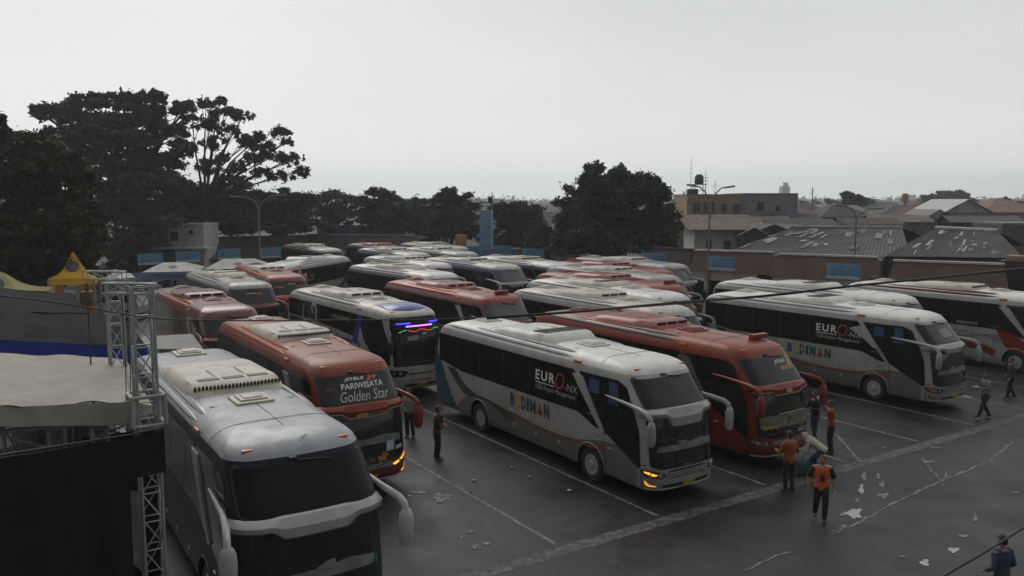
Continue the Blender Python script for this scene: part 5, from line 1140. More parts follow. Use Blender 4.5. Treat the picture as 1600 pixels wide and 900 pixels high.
# winch chains hanging from the tower tops
g = MB(); 
for k in range(70): g.lathe([(.012,-.03),(.02,0),(.012,.03)], 5, 0, Matrix.Translation((0,0,-.055*k)))
o = g.build('hoist_chain', [mat('rusty_chain', (.07,.05,.035), .7)]); o.location = T1+Vector((-.5,-.1,6.1)); tag(o, 'dark hoist chain hanging left of the farther truss tower', 'chain')
g = MB(); g.bbox((0,0,0), (.22,.22,.3), .05); g.lathe([(.05,.15),(.03,.3),(0,.32)], 8)
o = g.build('hoist_motor', [mat('brown_hoist', (.09,.06,.035), .6)]); o.location = T1+Vector((-.5,-.1,6.05)); tag(o, 'small brown chain hoist hanging from the truss beam', 'hoist')
g = MB(); 
for dx in (0, .10, .16): g.tube([(dx,0,0),(dx*.8,.02,-1.2),(dx*.6-.03,0,-2.6)], .008, 5)
g.tube([(0,0,0),(.16,0,0)], .01, 5); o = g.build('hanging_cable', [blackp]); o.location = T2+Vector((-.55,.5,6.5)); tag(o, 'black cables hanging beside the nearer truss tower', 'cable')
# black backdrop
cloth = mat('black_backdrop_cloth', (.008,.008,.010), .95, var=.4, scale=2, bump=.3)
def clothgrid(P00, P10, P01, P11, nu, nv, wav, m, thick=.015, seed=1):
    rg = random.Random(seed); ph = [rg.uniform(0,6.3) for _ in range(6)]; vs_ = []; nn = (P10-P00).cross(P01-P00).normalized()
    for s_ in (0, 1):
        for j in range(nv+1):
            for i in range(nu+1):
                a, b = i/nu, j/nv; p = P00*(1-a)*(1-b)+P10*a*(1-b)+P11*a*b+P01*(1-a)*b
                w_ = wav*(math.sin(a*nu*.33+ph[0])*.5+math.sin(a*nu*.71+ph[1]+b*2)*.3+math.sin(b*nv*.6+ph[2]+a*3)*.25); vs_.append(p+nn*(w_-s_*thick))
    f = []; k = (nu+1)*(nv+1)
    for j in range(nv):
        for i in range(nu):
            q = (j*(nu+1)+i, j*(nu+1)+i+1, (j+1)*(nu+1)+i+1, (j+1)*(nu+1)+i); f.append(q); f.append(tuple(k+z for z in q[::-1]))
    g = MB(); g.add(vs_, f, 0, True); return g
BA = Vector((-8.6, 10.55, 0)); BB = Vector((-5.95, 12.45, 0)); BC = Vector((-5.52, 12.78, 0))
r = empty('stage_backdrop', BB, 0, 'large black cloth backdrop of the stage at bottom left', 'backdrop')
Z = Vector((0,0,1))
o = clothgrid(BA-BB, Vector(), BA-BB+Z*4.32, Z*4.36, 60, 12, .05, cloth).build('main_drape', [cloth], r)
o = clothgrid(Vector((0,0,3.7)), BC-BB+Z*3.7, Z*4.36, BC-BB+Z*4.40, 14, 4, .03, cloth, seed=3).build('side_drape', [cloth], r)
o = clothgrid(Vector((-1.0,.55,0)), BC-BB+Vector((-.45,.75,0)), Vector((-1.0,.55,4.2)), BC-BB+Vector((-.45,.75,4.2)), 14, 6, .03, cloth, seed=4).build('gap_dark_drape', [cloth], r)  # added black cloth that darkens the gap beside the tower
g = MB(); g.tube([BA-BB+Z*4.38, Z*4.40, BC-BB+Z*4.43], .02, 8); g.build('top_rail', [blackp], r)
# cream tarpaulin roof over the stage
tarp = mat('cream_tarpaulin', (.26,.245,.20), .7, var=.12, scale=.8, detail=8, bump=.25, dirt=.3)
r = empty('stage_canopy', (-9.0, 14.5, 0), 0, 'cream tarpaulin roof sagging over the stage at left', 'canopy'); o_ = Vector((-9.0,14.5,0))
def W(u, v, Y): return dp(u, v, Y)-o_
Fz = W(205,628,12.9); Fl = W(-90,640,12.2); Fb = W(-90,668,12.1); Frb = W(196,664,12.8)
Bk = W(196,560,17.6); Bl = W(-140,546,17.4); Rt = W(238,634,13.6)
clothgrid(Fl, Fz, Bl, Bk, 40, 14, .045, tarp, seed=5).build('roof_sheet', [tarp], r)
clothgrid(Fb, Frb, Fl+Vector((0,-.004,0)), Fz+Vector((0,-.004,0)), 40, 4, .05, tarp, seed=6).build('front_flap', [tarp], r)
g = MB(); g.add([Fz, Rt, Bk, Frb, Rt+Vector((0,0,-.12))], [(0,1,2),(3,4,1,0)]); g.add([Rt+Vector((0,.0,-.02)), Bk+Vector((0,0,-.02)), Fz+Vector((0,0,-.02))], [(0,1,2)]); g.build('corner_gusset', [tarp], r)
stg = empty('stage_roof', (-9.0, 14.5, 0), 0, 'aluminium stage roof frame under the cream tarpaulin', 'stage frame')
truss('x', W(-120,700,12.5)+o_, W(215,672,13.2)+o_, .42, parent=stg, step=.8, tube_r=.03, rad2=.018)
for u in (18, 88, 155):
    p = dp(u, 668, 12.9); truss('x', Vector((p.x, p.y, 0)), p, .22, parent=stg, step=.5)
wf = mat('pale_fabric_cover', (.22,.22,.20), .8, var=.25, scale=2, bump=.3)
for k, (u, v) in enumerate([(48,692),(108,684),(150,682)]):
    p = dp(u, v, 13.9); g = MB(); g.bbox((0,0,0), (.52,.4,.62), .14); g.bbox((.05,0,.25), (.42,.34,.2), .09); o = g.build('speaker_cover', [wf]); o.location = p
    tag(o, ['pale fabric covered box under the tarpaulin, leftmost of three', 'pale fabric covered box under the tarpaulin, middle of three', 'pale fabric covered box nearest the truss tower'][k], 'covered box', 'covered boxes hanging under the stage roof')
    g = MB(); g.tube([(0,0,-p.z),(0,0,-.2)], .06, 6); g.build('support_pole', [alu], o)
p = Vector((-6.05, 12.75, 2.9)); g = clothgrid(Vector((-.05,0,-.7)), Vector((.1,0,-.9)), Vector((-.10,0,.5)), Vector((.12,0,.5)), 6, 10, .04, wf, seed=9); o = g.build('loose_fabric', [wf]); o.location = p; tag(o, 'loose pale fabric piece hanging at the edge of the black backdrop', 'fabric')
# grey event tents with blue edge
gt = mat('grey_tent_sheet', (.030,.031,.034), .95, spec=.08, var=.2, scale=.7, detail=8, bump=.2, dirt=.3); blu = mat('blue_tent_edge', (.012,.035,.33), .6, var=.2)
def gtent(lab, c0, c1, c2, c3, drop, seed, skirt):
    """front-left, front-right, back-right, back-left corners in world"""
    o_ = Vector((c1.x, c1.y, 0)); r = empty('event_tent', o_, 0, lab, 'tent', 'grey event tents beside the stage'); q = [c-o_ for c in (c0,c1,c2,c3)]
    m0, m1 = (q[0]+q[3])/2+Z*.55, (q[1]+q[2])/2+Z*.55
    clothgrid(q[0], q[1], m0, m1, 30, 8, .05, gt, seed=seed).build('roof_sheet', [gt], r); clothgrid(m0, m1, q[3], q[2], 30, 8, .05, gt, seed=seed+1).build('roof_sheet', [gt], r)
    for a, b, h in ((q[0],q[1],skirt),(q[1],m1,.32),(m1,q[2],.32)): clothgrid(a-Z*h, b-Z*h, a+Z*.02, b+Z*.02, 24, 2, .03, blu, seed=seed+3).build('valance', [blu], r)
    for p_ in q: g = MB(); g.tube([(p_.x,p_.y,0),(p_.x,p_.y,p_.z)], .04, 6); g.build('pole', [alu], r)
gtent('nearer grey tent roof with wide blue edge behind the tarpaulin', at(-60,528,3.9), at(232,545,3.6), at(150,498,3.9), at(-60,490,4.1), 0, 20, .38)
gtent('farther grey tent roof with blue edge near the yellow tent', at(-40,494,3.9), at(140,502,3.6), at(100,464,3.8), at(-40,450,4.1), 0, 24, .2)
# pagoda tents
yel = mat('yellow_tent_cloth', (.80,.46,.03), .6, var=.1, scale=1, bump=.2); wht = mat('white_tent_cloth', (.40,.40,.38), .6, var=.1, scale=1, bump=.2, dirt=.35)
ypanel = mat('orange_panel', (.40,.19,.05), .6, var=.25, scale=2)
def pagoda(u, v, Y, w_, zp, ze, m, lab, yaw=.5, panel=None, cat='tent'):
    p = dp(u, v, Y); r = empty('pagoda_tent', (p.x, p.y, 0), yaw, lab, cat); h = w_/2; g = MB(); n = 10; rows = []
    for j in range(n+1):
        t = j/n; s_ = h*(1-t)**1.0*(1-.28*math.sin(math.pi*t)); z = ze+(zp-ze)*(t**1.35)
        rows.append([(s_*a, s_*b, z) for a, b in [(-1,-1),(-.33,-1),(.33,-1),(1,-1),(1,-.33),(1,.33),(1,1),(.33,1),(-.33,1),(-1,1),(-1,.33),(-1,-.33)]])
    g.add([q for r_ in rows for q in r_], [(j*12+i, j*12+(i+1) % 12, (j+1)*12+(i+1) % 12, (j+1)*12+i) for j in range(n) for i in range(12)], 0, True); g.build('roof_sheet', [m], r, 30)
    for sx, sy in ((-1,-1),(1,-1),(1,1),(-1,1)): g = MB(); g.tube([(sx*h,sy*h,0),(sx*h,sy*h,ze)], .05, 6); g.build('leg', [alu], r)
    for a, b in (((-h,-h),(h,-h)),((h,-h),(h,h)),((-h,-h),(-h,h))): clothgrid(Vector((*a,ze-.35)), Vector((*b,ze-.35)), Vector((*a,ze)), Vector((*b,ze)), 8, 1, .02, m).build('valance', [m], r)
    if panel:
        for sx in (-1, .62): g = MB(); g.box((h*sx+ (.35 if sx < 0 else .0), -h-.04, ze*.45+.1), (.75,.05,ze*.85)); g.build('side_panel', [panel], r)
    g = MB(); g.lathe([(.33,0),(.33,.012),(0,.012)], 16, 0, Matrix.Translation((0,-h*.42,ze+(zp-ze)*.42)) @ Matrix.Rotation(R(62), 4, 'X')); g.build('roof_emblem', [mat('dim_emblem', (.13,.12,.10), .7)], r)
    return r
pagoda(116, 430, 45, 2.2, dp(98,392,45).z, dp(98,432,45).z, yel, 'yellow pagoda tent with pointed roof under the trees', yaw=.35, panel=ypanel)
pagoda(2, 448, 38, 3.6, dp(-6,424,38).z, dp(0,456,38).z, mat('dull_yellow_tent', (.32,.28,.12), .6), 'dull yellow tent corner at the left edge', yaw=.3)
pagoda(163, 430, 54, 3.4, dp(153,399,54).z, dp(160,432,54).z, wht, 'white pagoda tent with pointed roof beside the yellow one', yaw=.5)
def canopy(u0, u1, v_ridge, v_eave, Y, lab, text=None, ridge=.38):
    a, b = dp(u0, v_eave, Y), dp(u1, v_eave-1, Y+1.0); d = b-a; n_ = d.length; yaw = math.atan2(d.y, d.x); r = empty('canopy_tent', (a.x, a.y, 0), yaw, lab, 'tent', 'white canopy tents'); ze = a.z; zr = dp(u0, v_ridge, Y+2).z
    g = MB(); D = 4.2; k0, k1 = n_*(.5-ridge/2), n_*(.5+ridge/2)
    g.add([(0,0,ze),(n_,0,ze),(n_,D,ze),(0,D,ze),(k0,D/2,zr),(k1,D/2,zr)], [(0,1,5,4),(1,2,5),(2,3,4,5),(3,0,4)]); g.add([(0,0,ze-.01),(n_,0,ze-.01),(n_,D,ze-.01),(0,D,ze-.01)], [(3,2,1,0)]); g.build('roof_sheet', [wht], r)
    for x, y in ((0,0),(n_,0),(0,D),(n_,D)): g = MB(); g.tube([(x,y,0),(x,y,ze)], .05, 6); g.build('leg', [alu], r)
    g = MB(); g.lathe([(.3,0),(.3,.012),(0,.012)], 14, 0, Matrix.Translation((n_*.5,D*.24,ze+(zr-ze)*.50)) @ Matrix.Rotation(math.atan2(zr-ze, D/2), 4, 'X')); g.build('roof_emblem', [MC['dim_emblem']], r)
    if text:
        g = MB(); g.box((n_/2-.2,-.05,ze-.30), (n_+1.6,.03,.55)); bn = g.build('banner', [mat('blue_white_banner', (.20,.22,.30), .7)], r)
        bm = textbm(text, n_*.68, .26, n_*.16, ze-.42, bold=.03); g = MB(); bm.verts.index_update(); g.add([(v.co.x, -.075, v.co.y) for v in bm.verts], [tuple(v.index for v in f.verts) for f in bm.faces]); bm.free(); g.build('banner_lettering', [mat('dark_blue_lettering', (.02,.03,.12), .6)], bn)
    return r
canopy(222, 312, 410.5, 425.5, 58, 'white canopy tent with a lettered blue and white banner', 'POSKO LEBARAN 2024')
canopy(318, 420, 405, 421, 62, 'plain white canopy tent right of the lettered banner', ridge=.5)
# awning roof behind the silver coach
a = at(200,548,2.9); b = at(318,548,2.9); cc = at(300,524,2.9); dd = at(225,528,2.9); o_ = Vector((a.x,a.y,0)); r = empty('awning', o_, 0, 'flat grey awning between the truss tower and the coaches', 'awning')
g = MB(); g.prism([a-o_, b-o_, cc-o_, dd-o_], (0,0,.06)); g.build('roof_sheet', [mat('pale_awning_sheet', (.20,.20,.20), .7, var=.2, scale=2, dirt=.4)], r)
for p_ in (a, b, cc, dd): g = MB(); g.tube([(p_.x-o_.x,p_.y-o_.y,0),(p_.x-o_.x,p_.y-o_.y,2.9)], .04, 6); g.build('post', [blackp], r)

# white car near the tents
def car(loc, yaw, lab, col, s_=1):
    r = empty('parked_car', loc, yaw, lab, 'car', 'cars parked by the tents')
    prof = [(-2.2,.45),(-2.25,.9),(-2.1,1.15),(-1.95,1.62),(-1.5,1.72),(.2,1.70),(.85,1.15),(1.9,.98),(2.15,.85),(2.2,.45)]
    g = MB(); rows = []
    for x, z in prof: hw = .86 if z < 1.2 else .72; rows.append([(x,-hw,z),(x,hw,z)])
    n = len(prof); vs_ = [(x,-.86 if z < 1.2 else -.70, z) for x, z in prof]+[(x,.86 if z < 1.2 else .70, z) for x, z in prof]
    g.add(vs_, [(i, i+1, n+i+1, n+i) for i in range(n-1)]+[tuple(range(n))[::-1], tuple(range(n, 2*n)), (0, n, 2*n-1, n-1)], 0); g.build('body', [col], r)
    for sg in (-1, 1):
        g = MB(); y = .80*sg; g.add([(-1.85,y,1.17),(.68,y,1.17),(.12,y-.075*sg,1.62),(-1.75,y-.08*sg,1.6)], [(0,1,2,3)]); g.prism([(-1.85,y+.06*sg,1.17),(.70,y+.06*sg,1.17),(.12,y-.06*sg,1.60),(-1.72,y-.06*sg,1.6)], (0,.02*sg,0)); g.build('side_window', [glass], r)
        for x in (-1.4, 1.35): g = MB(); g.lathe([(.2,-.1),(.33,-.1),(.34,0),(.33,.1),(.2,.1),(.18,.04),(0,.04)], 20, 0, Matrix.Translation((x,sg*.80,.34)) @ Matrix.Rotation(-sg*math.pi/2, 4, 'X'), ms=[0,0,0,0,1,1]); g.build('wheel', [rubber, chrome], r)
        g = MB(); g.bbox((2.12,sg*.62,.80), (.12,.34,.14), .03); g.build('headlight', [lampglass], r)
    g = MB(); g.prism([(.24,-.64,1.67),(.24,.64,1.67),(.86,.74,1.19),(.86,-.74,1.19)], (.02,0,.03)); g.build('windscreen', [glass], r)
    return r
wc = paint('car_white_paint', (.50,.50,.50))
car(at(176,497,0)+Vector((0,0,0)), R(180), 'white people carrier beside the yellow tent', wc)
car(at(208,480,0), R(170), 'white car mostly hidden behind the truss tower tops', wc)

# ------------------------------------------------------------------ overhead cables
def cable(name, pts, rad, lab):
    P_ = [dp(*p) for p in pts]; full = []
    for i in range(len(P_)-1):
        a = P_[max(i-1,0)]; b = P_[i]; c_ = P_[i+1]; d = P_[min(i+2,len(P_)-1)]
        for k in range(8): t = k/8; full.append(.5*((2*b)+(-a+c_)*t+(2*a-5*b+4*c_-d)*t*t+(-a+3*b-3*c_+d)*t**3))
    full.append(P_[-1]); g = MB(); g.tube(full, rad, 6); o = g.build(name, blackp); tag(o, lab, 'cable'); return o
cable('overhead_cable', [(-80,458,9),(0,462,9.3),(110,476,9.8),(240,497,10.2),(400,501,10.6),(560,500,11),(700,498,11.4),(850,490,11.8),(1080,473,12.5),(1300,450,13.2),(1460,434,13.8),(1700,414,15)], .009, 'long thick black cable sagging across the coaches')
cable('overhead_cable', [(760,497,12.2),(900,487,12.4),(1080,471,12.6),(1200,462,12.9),(1340,446,13.3),(1480,432,13.9),(1700,408,15)], .020, 'second black cable running along the right coaches to the right edge')
cable('overhead_cable', [(1420,935,6),(1480,897,6.2),(1540,862,6.4),(1600,824,6.7),(1700,760,7)], .010, 'thin black cable crossing the bottom right corner')

# ------------------------------------------------------------------ people
skin = mat('brown_skin', (.24,.13,.085), .6, var=.1); hairm = mat('black_hair', (.012,.011,.011), .6); shoe = mat('black_shoes', (.02,.02,.02), .5)
org = mat('orange_vest', (.62,.12,.03), .75, var=.15, bump=.2); dorg = mat('dull_orange_shirt', (.24,.065,.022), .8, var=.15); blk_c = mat('black_cloth', (.016,.016,.019), .85, var=.3); dkt = mat('dark_trousers', (.02,.02,.024), .85, var=.3)
wsh = mat('pale_shirt', (.36,.33,.36), .8, var=.15); jean = mat('blue_jeans', (.03,.055,.10), .85, var=.25); navyj = mat('navy_jacket', (.03,.045,.065), .8, var=.3)
def check_mat():
    m = mat('checked_shirt', (.12,.12,.13), .8); t = m.node_tree; p = t.nodes['Principled BSDF']; tcx = N(t, 'ShaderNodeTexCoord'); ch = N(t, 'ShaderNodeTexChecker'); ch.inputs['Scale'].default_value = 14; ch.inputs[1].default_value = (.05,.05,.06,1); ch.inputs[2].default_value = (.26,.26,.27,1)
    t.links.new(tcx.outputs['Object'], ch.inputs[0]); t.links.new(ch.outputs[0], p.inputs['Base Color']); return m
chk = check_mat()
def remesh(mb, vox, smooth=4):
    o = mb.build('tmp', [skin]); md = o.modifiers.new('r', 'REMESH'); md.mode = 'VOXEL'; md.voxel_size = vox; md.use_smooth_shade = True; sm = o.modifiers.new('s', 'SMOOTH'); sm.iterations = smooth; sm.factor = .5
    dg = bpy.context.evaluated_depsgraph_get(); me = bpy.data.meshes.new_from_object(o.evaluated_get(dg), depsgraph=dg); bpy.data.objects.remove(o); return me
def person(loc, face, lab, shirt, trous, pose=None, long_sleeve=False, hair=True, hood=None, vest_arms=None, name='person', group=None, scale=1.0, vox=.016, crouch=False, shorts=False):
    """facing +X locally; pose gives joint targets in metres"""
    q = dict(pelvis=(0,0,.93), chest=(.02,0,1.30), neck=(.02,0,1.46), head=(.045,0,1.60), lk=(.03,.10,.50), rk=(.03,-.10,.50), la=(-.02,.11,.08), ra=(-.02,-.11,.08), le=(-.03,.26,1.13), re=(-.03,-.26,1.13), lh=(.08,.27,.88), rh=(.08,-.27,.88))
    q.update(pose or {}); J = {k: Vector(v) for k, v in q.items()}
    r = empty(name, loc, face, lab, 'person', group); r.scale = (scale,)*3
    up = (J['neck']-J['pelvis']).normalized()
    lat = Vector((0,1,0)); hd = J['head']; sh = {1: J['chest']+up*.10+lat*.17, -1: J['chest']+up*.10-lat*.17}; hip = {1: J['pelvis']+lat*.085-up*.02, -1: J['pelvis']-lat*.085-up*.02}
    def body(mb, e=0, parts=('t','a','l','h')):
        if 't' in parts:
            mb.tube([J['pelvis']-up*.08, J['pelvis'], J['pelvis'].lerp(J['chest'],.5), J['chest'], J['chest']+up*.12, J['neck']], [.13+e,.160+e,.140+e,.175+e,.165+e,.06], 14, sq=.62)
            mb.tube([sh[-1], sh[1]], [.058+e,.058+e], 8)
        if 'a' in parts:
            for sg, el, ha in ((1,'le','lh'),(-1,'re','rh')): mb.tube([sh[sg], sh[sg].lerp(J[el],.5), J[el], J[el].lerp(J[ha],.5), J[ha]], [.055+e,.047+e,.040+e,.036+e,.026+e], 8)
        if 'l' in parts:
            for sg, k_, a_ in ((1,'lk','la'),(-1,'rk','ra')): mb.tube([hip[sg], hip[sg].lerp(J[k_],.5), J[k_], J[k_].lerp(J[a_],.4), J[a_]], [.092+e,.080+e,.058+e,.056+e,.036+e], 9)
        if 'h' in parts:
            mb.tube([J['neck']-up*.05, hd-up*.06], [.055,.05], 8)
            M = Matrix.Translation(hd) @ Matrix.Diagonal((.095,.077,.118,1)); bmh = bmesh.new(); bmesh.ops.create_icosphere(bmh, subdivisions=2, radius=1); bmh.verts.index_update(); mb.add([v.co for v in bmh.verts], [tuple(v.index for v in f.verts) for f in bmh.faces], 0, True, M); bmh.free()
            mb.tube([hd+Vector((.03,0,-.07)), hd+Vector((.055,0,-.10))], [.05,.035], 8)                        # jaw
            mb.tube([hd+Vector((.085,0,.01)), hd+Vector((.112,0,-.025)), hd+Vector((.09,0,-.03))], [.010,.016,.012], 6)   # nose
            for sg in (1,-1): mb.tube([hd+Vector((-.005,sg*.075,.015)), hd+Vector((-.01,sg*.09,-.02))], [.02,.014], 6)
    mb = MB(); body(mb)
    for sg, el, ha in ((1,'le','lh'),(-1,'re','rh')):
        d = (J[ha]-J[el]).normalized(); mb.tube([J[ha]-d*.01, J[ha]+d*.04, J[ha]+d*.085], [.026,.038,.034], 8, sq=.5)
    me = remesh(mb, vox, 3); me.materials.clear(); me.materials.append(skin); bo = bpy.data.objects.new('body', me); COL.objects.link(bo); bo.parent = r
    # fingers, rooted in the palm, and facial features join the body mesh
    fb = MB()
    for sg, el, ha in ((1,'le','lh'),(-1,'re','rh')):
        d = (J[ha]-J[el]).normalized(); sd = d.cross(Vector((0,0,1))); sd = sd.normalized() if sd.length > .1 else Vector((1,0,0)); cu = sd.cross(d)
        for k, ln in enumerate((.062,.075,.070,.055)):
            b0 = J[ha]+d*.07+sd*(.027-.018*k); fb.tube([b0, b0+d*ln*.5+cu*.006, b0+d*ln+cu*.022], [.0095,.0085,.006], 6)
        b0 = J[ha]+d*.03+sd*.028; fb.tube([b0, b0+sd*.025+d*.022, b0+sd*.03+d*.052], [.011,.010,.007], 6)
    for sg in (1,-1): fb.lathe([(0,-.006),(.011,-.004),(.013,0),(.011,.006),(0,.008)], 8, 1, Matrix.Translation(hd+Vector((.083,sg*.030,.015))) @ Matrix.Rotation(math.pi/2, 4, 'Y')); fb.tube([hd+Vector((.090,sg*.014,.035)), hd+Vector((.088,sg*.045,.038))], .005, 5, 2)
    fb.tube([hd+Vector((.088,-.022,-.058)), hd+Vector((.094,0,-.060)), hd+Vector((.088,.022,-.058))], .006, 5, 3)
    bm = bmesh.new(); bm.from_mesh(me); tmp = fb.build('tmp', [skin, hairm, hairm, mat('lip_skin', (.12,.045,.04), .6)]); bm.from_mesh(tmp.data); bm.to_mesh(me); bm.free(); bpy.data.objects.remove(tmp)
    for m_ in (hairm, hairm, MC['lip_skin']): me.materials.append(m_)
    # clothes
    mb = MB(); e = .018; mb.tube([J['pelvis']-up*.10, J['pelvis'], J['pelvis'].lerp(J['chest'],.5), J['chest'], J['chest']+up*.13], [.160,.180,.168,.198,.16], 14, sq=.66); mb.tube([sh[-1]-up*.005, sh[1]-up*.005], [.074,.074], 8)
    mb.tube([J['chest']+up*.10, J['neck']-up*.015], [.10,.062], 10, sq=.8)
    for sg, el, ha in ((1,'le','lh'),(-1,'re','rh')):
        if long_sleeve: mb.tube([sh[sg], sh[sg].lerp(J[el],.5), J[el], J[el].lerp(J[ha],.9)], [.076,.066,.058,.042], 8)
        else: mb.tube([sh[sg], sh[sg].lerp(J[el],.5), sh[sg].lerp(J[el],.85)], [.076,.070,.068], 8)
    me = remesh(mb, vox, 2); me.materials.clear(); me.materials.append(shirt); o = bpy.data.objects.new('shirt', me); COL.objects.link(o); o.parent = r
    mb = MB(); mb.tube([J['pelvis']+up*.06, J['pelvis'], J['pelvis']-up*.08], [.152,.166,.155], 12, sq=.68)
    for sg, k_, a_ in ((1,'lk','la'),(-1,'rk','ra')):
        mb.tube([hip[sg], hip[sg].lerp(J[k_],.5), J[k_], J[k_].lerp(J[a_],.45), J[k_].lerp(J[a_],.96)], [.108,.096,.077,.070,.062], 9)
    me = remesh(mb, vox, 2); me.materials.clear(); me.materials.append(trous); o = bpy.data.objects.new('trousers', me); COL.objects.link(o); o.parent = r
    for sg, a_, k_ in ((1,'la','lk'),(-1,'ra','rk')):
        A = J[a_]; z0 = A.z-.06; g = MB(); g.tube([(A.x-.07,A.y,z0+.04),(A.x-.03,A.y,z0+.05),(A.x+.06,A.y,z0+.042),(A.x+.14,A.y+sg*.01,z0+.03),(A.x+.19,A.y+sg*.01,z0+.022)], [.034,.046,.044,.040,.018], 9, sq=.85); g.tube([(A.x-.02,A.y,z0+.05),(A.x-.02,A.y,z0+.11)], [.045,.042], 8); g.build('shoe', [shoe], r)
    if hair:
        g = MB(); bmh = bmesh.new(); bmesh.ops.create_icosphere(bmh, subdivisions=3, radius=1)
        bmesh.ops.delete(bmh, geom=[v for v in bmh.verts if v.co.z < .12+.55*max(0, v.co.x) - .75*max(0, -v.co.x)], context='VERTS'); bmh.verts.index_update()
        rg = random.Random(1); g.add([v.co*(1+rg.uniform(-.03,.05)) for v in bmh.verts], [tuple(v.index for v in f.verts) for f in bmh.faces], 0, True, Matrix.Translation(hd+Vector((-.006,0,.008))) @ Matrix.Diagonal((.106,.087,.127,1))); bmh.free(); g.build('hair', [hairm], r)
    if hood:
        g = MB(); g.tube([J['neck']+Vector((-.02,-.09,.0)), J['neck']+Vector((-.10,-.05,.01)), J['neck']+Vector((-.12,.0,.02)), J['neck']+Vector((-.10,.05,.01)), J['neck']+Vector((-.02,.09,.0))], [.03,.05,.06,.05,.03], 8); g.build('hood', [hood], r)
    return r, J
toC = lambda p: math.atan2(-p.y, -p.x)
# 1 man in the orange vest walking to the camera
p = at(1281,815,0); r, J = person(p, toC(p)+.1, 'man in bright orange vest and lanyard walking towards the camera, holding a paper', org, blk_c, dict(lk=(.12,.10,.52), la=(.02,.10,.09), rk=(.0,-.10,.50), ra=(-.20,-.11,.15), lh=(.10,.29,.86), le=(-.04,.30,1.12), re=(-.04,-.30,1.12), rh=(.06,-.31,.88)), vox=.013)
for sg in (1,-1): g = MB(); sh_ = Vector((.02,sg*.17,1.40)); g.tube([sh_, Vector((-.01,sg*.24,1.27)), Vector((-.035,sg*.285,1.16))], [.083,.078,.074], 10); g.build('black_sleeve', [blk_c], r)
g = MB(); g.tube([(.06,.07,1.47),(.13,.06,1.36),(.17,.01,1.24)], .008, 5); g.tube([(.06,-.07,1.47),(.13,-.06,1.36),(.17,-.01,1.24)], .008, 5); g.build('lanyard', [blackp], r)
g = MB(); g.bbox((.185,0,1.17), (.05,.11,.15), .015); g.build('pouch', [blackp], r)
g = MB(); 
for sg in (1,-1): g.tube([(.03,sg*.10,1.475),(.05,sg*.17,1.455),(.0,sg*.235,1.42)], .014, 5)
g.tube([(.06,-.1,1.475),(.10,0,1.455),(.06,.1,1.475)], .012, 5); g.build('reflective_piping', [wtxt], r)
hp = r.matrix_basis @ Vector((.12,-.31+.62,.78)); g = MB(); g.bbox((0,0,0), (.16,.012,.22), .004); o = g.build('held_paper', [paper]); o.location = (p.x+math.cos(toC(p)+1.57)*.30+math.cos(toC(p))*.14, p.y+math.sin(toC(p)+1.57)*.30+math.sin(toC(p))*.14, .76); o.rotation_euler = (.3,.5,1.2); tag(o, 'pale blue paper in the hand of the man in the bright orange vest', 'paper')
# 2 orange shirt seen from behind at the nose of the red coach
p = at(1232,769,0); person(p, R(105), 'person in dull orange shirt seen from behind, before the front red coach', dorg, dkt, dict(re=(.05,-.28,1.12), rh=(.26,-.24,1.14), le=(.06,.27,1.12), lh=(.28,.22,1.12)), long_sleeve=True)
# 3 crouching/bending person in a cream hood
p = at(1274,742,0); r, J = person(p, R(150), 'person in cream hooded top bending down behind the man in the orange vest', mat('cream_top', (.42,.37,.32), .8, var=.12, bump=.2), jean, dict(pelvis=(-.18,0,.80), chest=(.14,0,1.0), neck=(.26,0,1.08), head=(.36,0,1.10), lk=(.12,.11,.46), rk=(.08,-.11,.46), la=(-.02,.12,.08), ra=(-.08,-.12,.08), le=(.22,.24,.78), re=(.22,-.24,.78), lh=(.34,.20,.56), rh=(.34,-.20,.56)), long_sleeve=True, hair=False)
g = MB(); bmh = bmesh.new(); bmesh.ops.create_icosphere(bmh, subdivisions=3, radius=1); bmesh.ops.delete(bmh, geom=[v for v in bmh.verts if v.co.x > .62 and v.co.z < .5], context='VERTS'); bmh.verts.index_update(); g.add([v.co for v in bmh.verts], [tuple(v.index for v in f.verts) for f in bmh.faces], 0, True, Matrix.Translation(J['head']+Vector((-.01,0,.01))) @ Matrix.Diagonal((.12,.10,.135,1))); bmh.free(); g.build('hood', [MC['cream_top']], r)
p2 = at(1257,742,0); g = MB(); g.bbox((0,0,.19), (.34,.26,.36), .08); g.tube([(-.1,0,.36),(-.06,0,.46),(.06,0,.46),(.1,0,.36)], .012, 6); o = g.build('teal_bag', mat('teal_bag', (.02,.075,.075), .8, var=.2)); o.location = p2; tag(o, 'dark teal bag on the ground beside the person in the cream hood', 'bag')
# 4 black jacket with white hood, 5 orange shirt with raised hands
p = at(1272,690,0); person(p, R(200), 'person in black jacket with pale hood and blue jeans at the red coach nose', blk_c, jean, dict(lk=(.08,.10,.50), la=(.10,.11,.08), rk=(-.02,-.10,.50), ra=(-.14,-.11,.08), re=(.12,-.24,1.14), rh=(.30,-.14,1.22), le=(.1,.25,1.14), lh=(.3,.16,1.20)), long_sleeve=True, hood=wsh)
p = at(1297,708,0); person(p, R(170), 'person in dull orange shirt raising both hands to the mirror of the red coach', dorg, dkt, dict(re=(.16,-.22,1.36), rh=(.26,-.14,1.62), le=(.16,.22,1.36), lh=(.26,.12,1.60)))
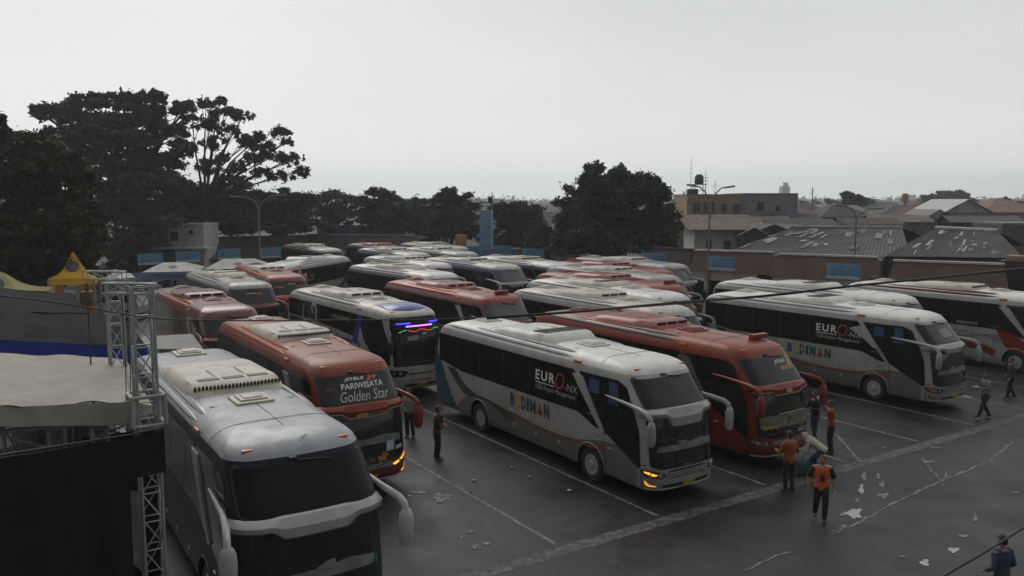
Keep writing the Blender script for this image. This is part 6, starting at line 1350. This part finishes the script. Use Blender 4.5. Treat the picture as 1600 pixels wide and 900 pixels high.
# 6 walking man in a checked shirt, 7 dark man beyond
p = at(1538,654,0); r, J = person(p, R(185), 'man in checked shirt and dark trousers striding across the edge band', chk, dkt, dict(lk=(.16,.09,.52), la=(.30,.10,.14), rk=(-.02,-.10,.50), ra=(-.26,-.10,.10), le=(.05,.25,1.16), lh=(.30,.20,1.18), re=(.06,-.25,1.14), rh=(.32,-.20,1.14)))
g = MB(); g.bbox((.40,.0,1.2), (.2,.15,.02), .005); g.build('held_sheet', [paper], r)
p = at(1578,624,0); person(p, R(160), 'person in dark brown jacket walking away near the right edge', mat('dark_olive_jacket', (.03,.026,.018), .85), dkt, dict(lk=(.08,.09,.5), la=(.12,.1,.10), rk=(.0,-.1,.5), ra=(-.18,-.1,.12), rh=(.12,-.26,.95), lh=(.10,.28,.92)), long_sleeve=True)
# 8 person in the empty bay, 9 person behind the mirror of the red coach
p = at(683,719,0); r, J = person(p, R(20), 'person in orange and black top standing in the empty bay', mat('dark_orange_top', (.20,.065,.018), .8), dkt, dict(lh=(.22,.10,1.10), le=(.04,.25,1.12), rh=(.22,-.12,1.08), re=(.04,-.26,1.12)), long_sleeve=True)
g = MB(); g.bbox((.02,-.15,1.25), (.26,.24,.46), .09); g.build('backpack', [blk_c], r)
p = at(641,684,0); person(p, R(-110), 'person in pale pinkish shirt beside the red coach mirror', wsh, dkt, dict(lh=(.22,.06,1.02), le=(.06,.24,1.12), rh=(.22,-.06,1.04), re=(.06,-.24,1.12)))
# 10 dark person at the bottom right corner
p = at(1565,960,0)
person(Vector((9.3,15.0,0)), R(110), 'person in navy jacket cut off by the bottom right corner', navyj, blk_c, dict(rh=(.16,-.24,1.0), lh=(.16,.24,1.0)), long_sleeve=True, vox=.013)
# 11 white T-shirt by the yellow tent, and people under the lettered canopy
p = at(133,497,0); person(p, R(100), 'person in white t-shirt with back turned by the yellow tent', wtxt, dkt)
base, _ = person(at(243,456,0), R(-90), 'person standing in the crowd under the lettered canopy tent', wsh, dkt, vox=.03, group='people under the lettered canopy tent', long_sleeve=True)
tops = [blk_c, dorg, navyj, ytxt, wsh, blk_c, rd, wtxt, jean]
rp = random.Random(4)
for k in range(13):
    c_ = copy_tree(base); q_ = at(rp.uniform(246,300), rp.uniform(447,462), 0); c_.location = q_; c_.rotation_euler.z = rp.uniform(-3,3); sc_ = rp.uniform(.93,1.05); c_.scale = (sc_,)*3
    for ch in kids(c_):
        if ch.name.startswith('shirt'): ch.data = ch.data.copy(); ch.data.materials[0] = tops[k % len(tops)]
for k, (u, v) in enumerate([(436,512),(470,440),(540,455)]):
    person(at(u, v, 0), rp.uniform(-2,1), ['person in dark top between the left coaches', 'person in black top behind the left coaches near the wall', 'person in navy top standing between the middle coaches'][k], [blk_c, blk_c, navyj][k], dkt, vox=.03)
# ------------------------------------------------------------------ haze
hz = bpy.data.materials.new('haze_air'); hz.use_nodes = True; t = hz.node_tree; t.nodes.clear(); o1 = N(t, 'ShaderNodeOutputMaterial'); pv = N(t, 'ShaderNodeVolumePrincipled'); pv.inputs['Color'].default_value = (.93,.96,1,1); pv.inputs['Density'].default_value = .0005; pv.inputs['Anisotropy'].default_value = .5
t.links.new(pv.outputs[0], o1.inputs['Volume'])
g = MB(); g.box((0,750,24), (3400,2000,50)); o = g.build('haze', hz); o.display_type = 'WIRE'; tag(o, kind='stuff')
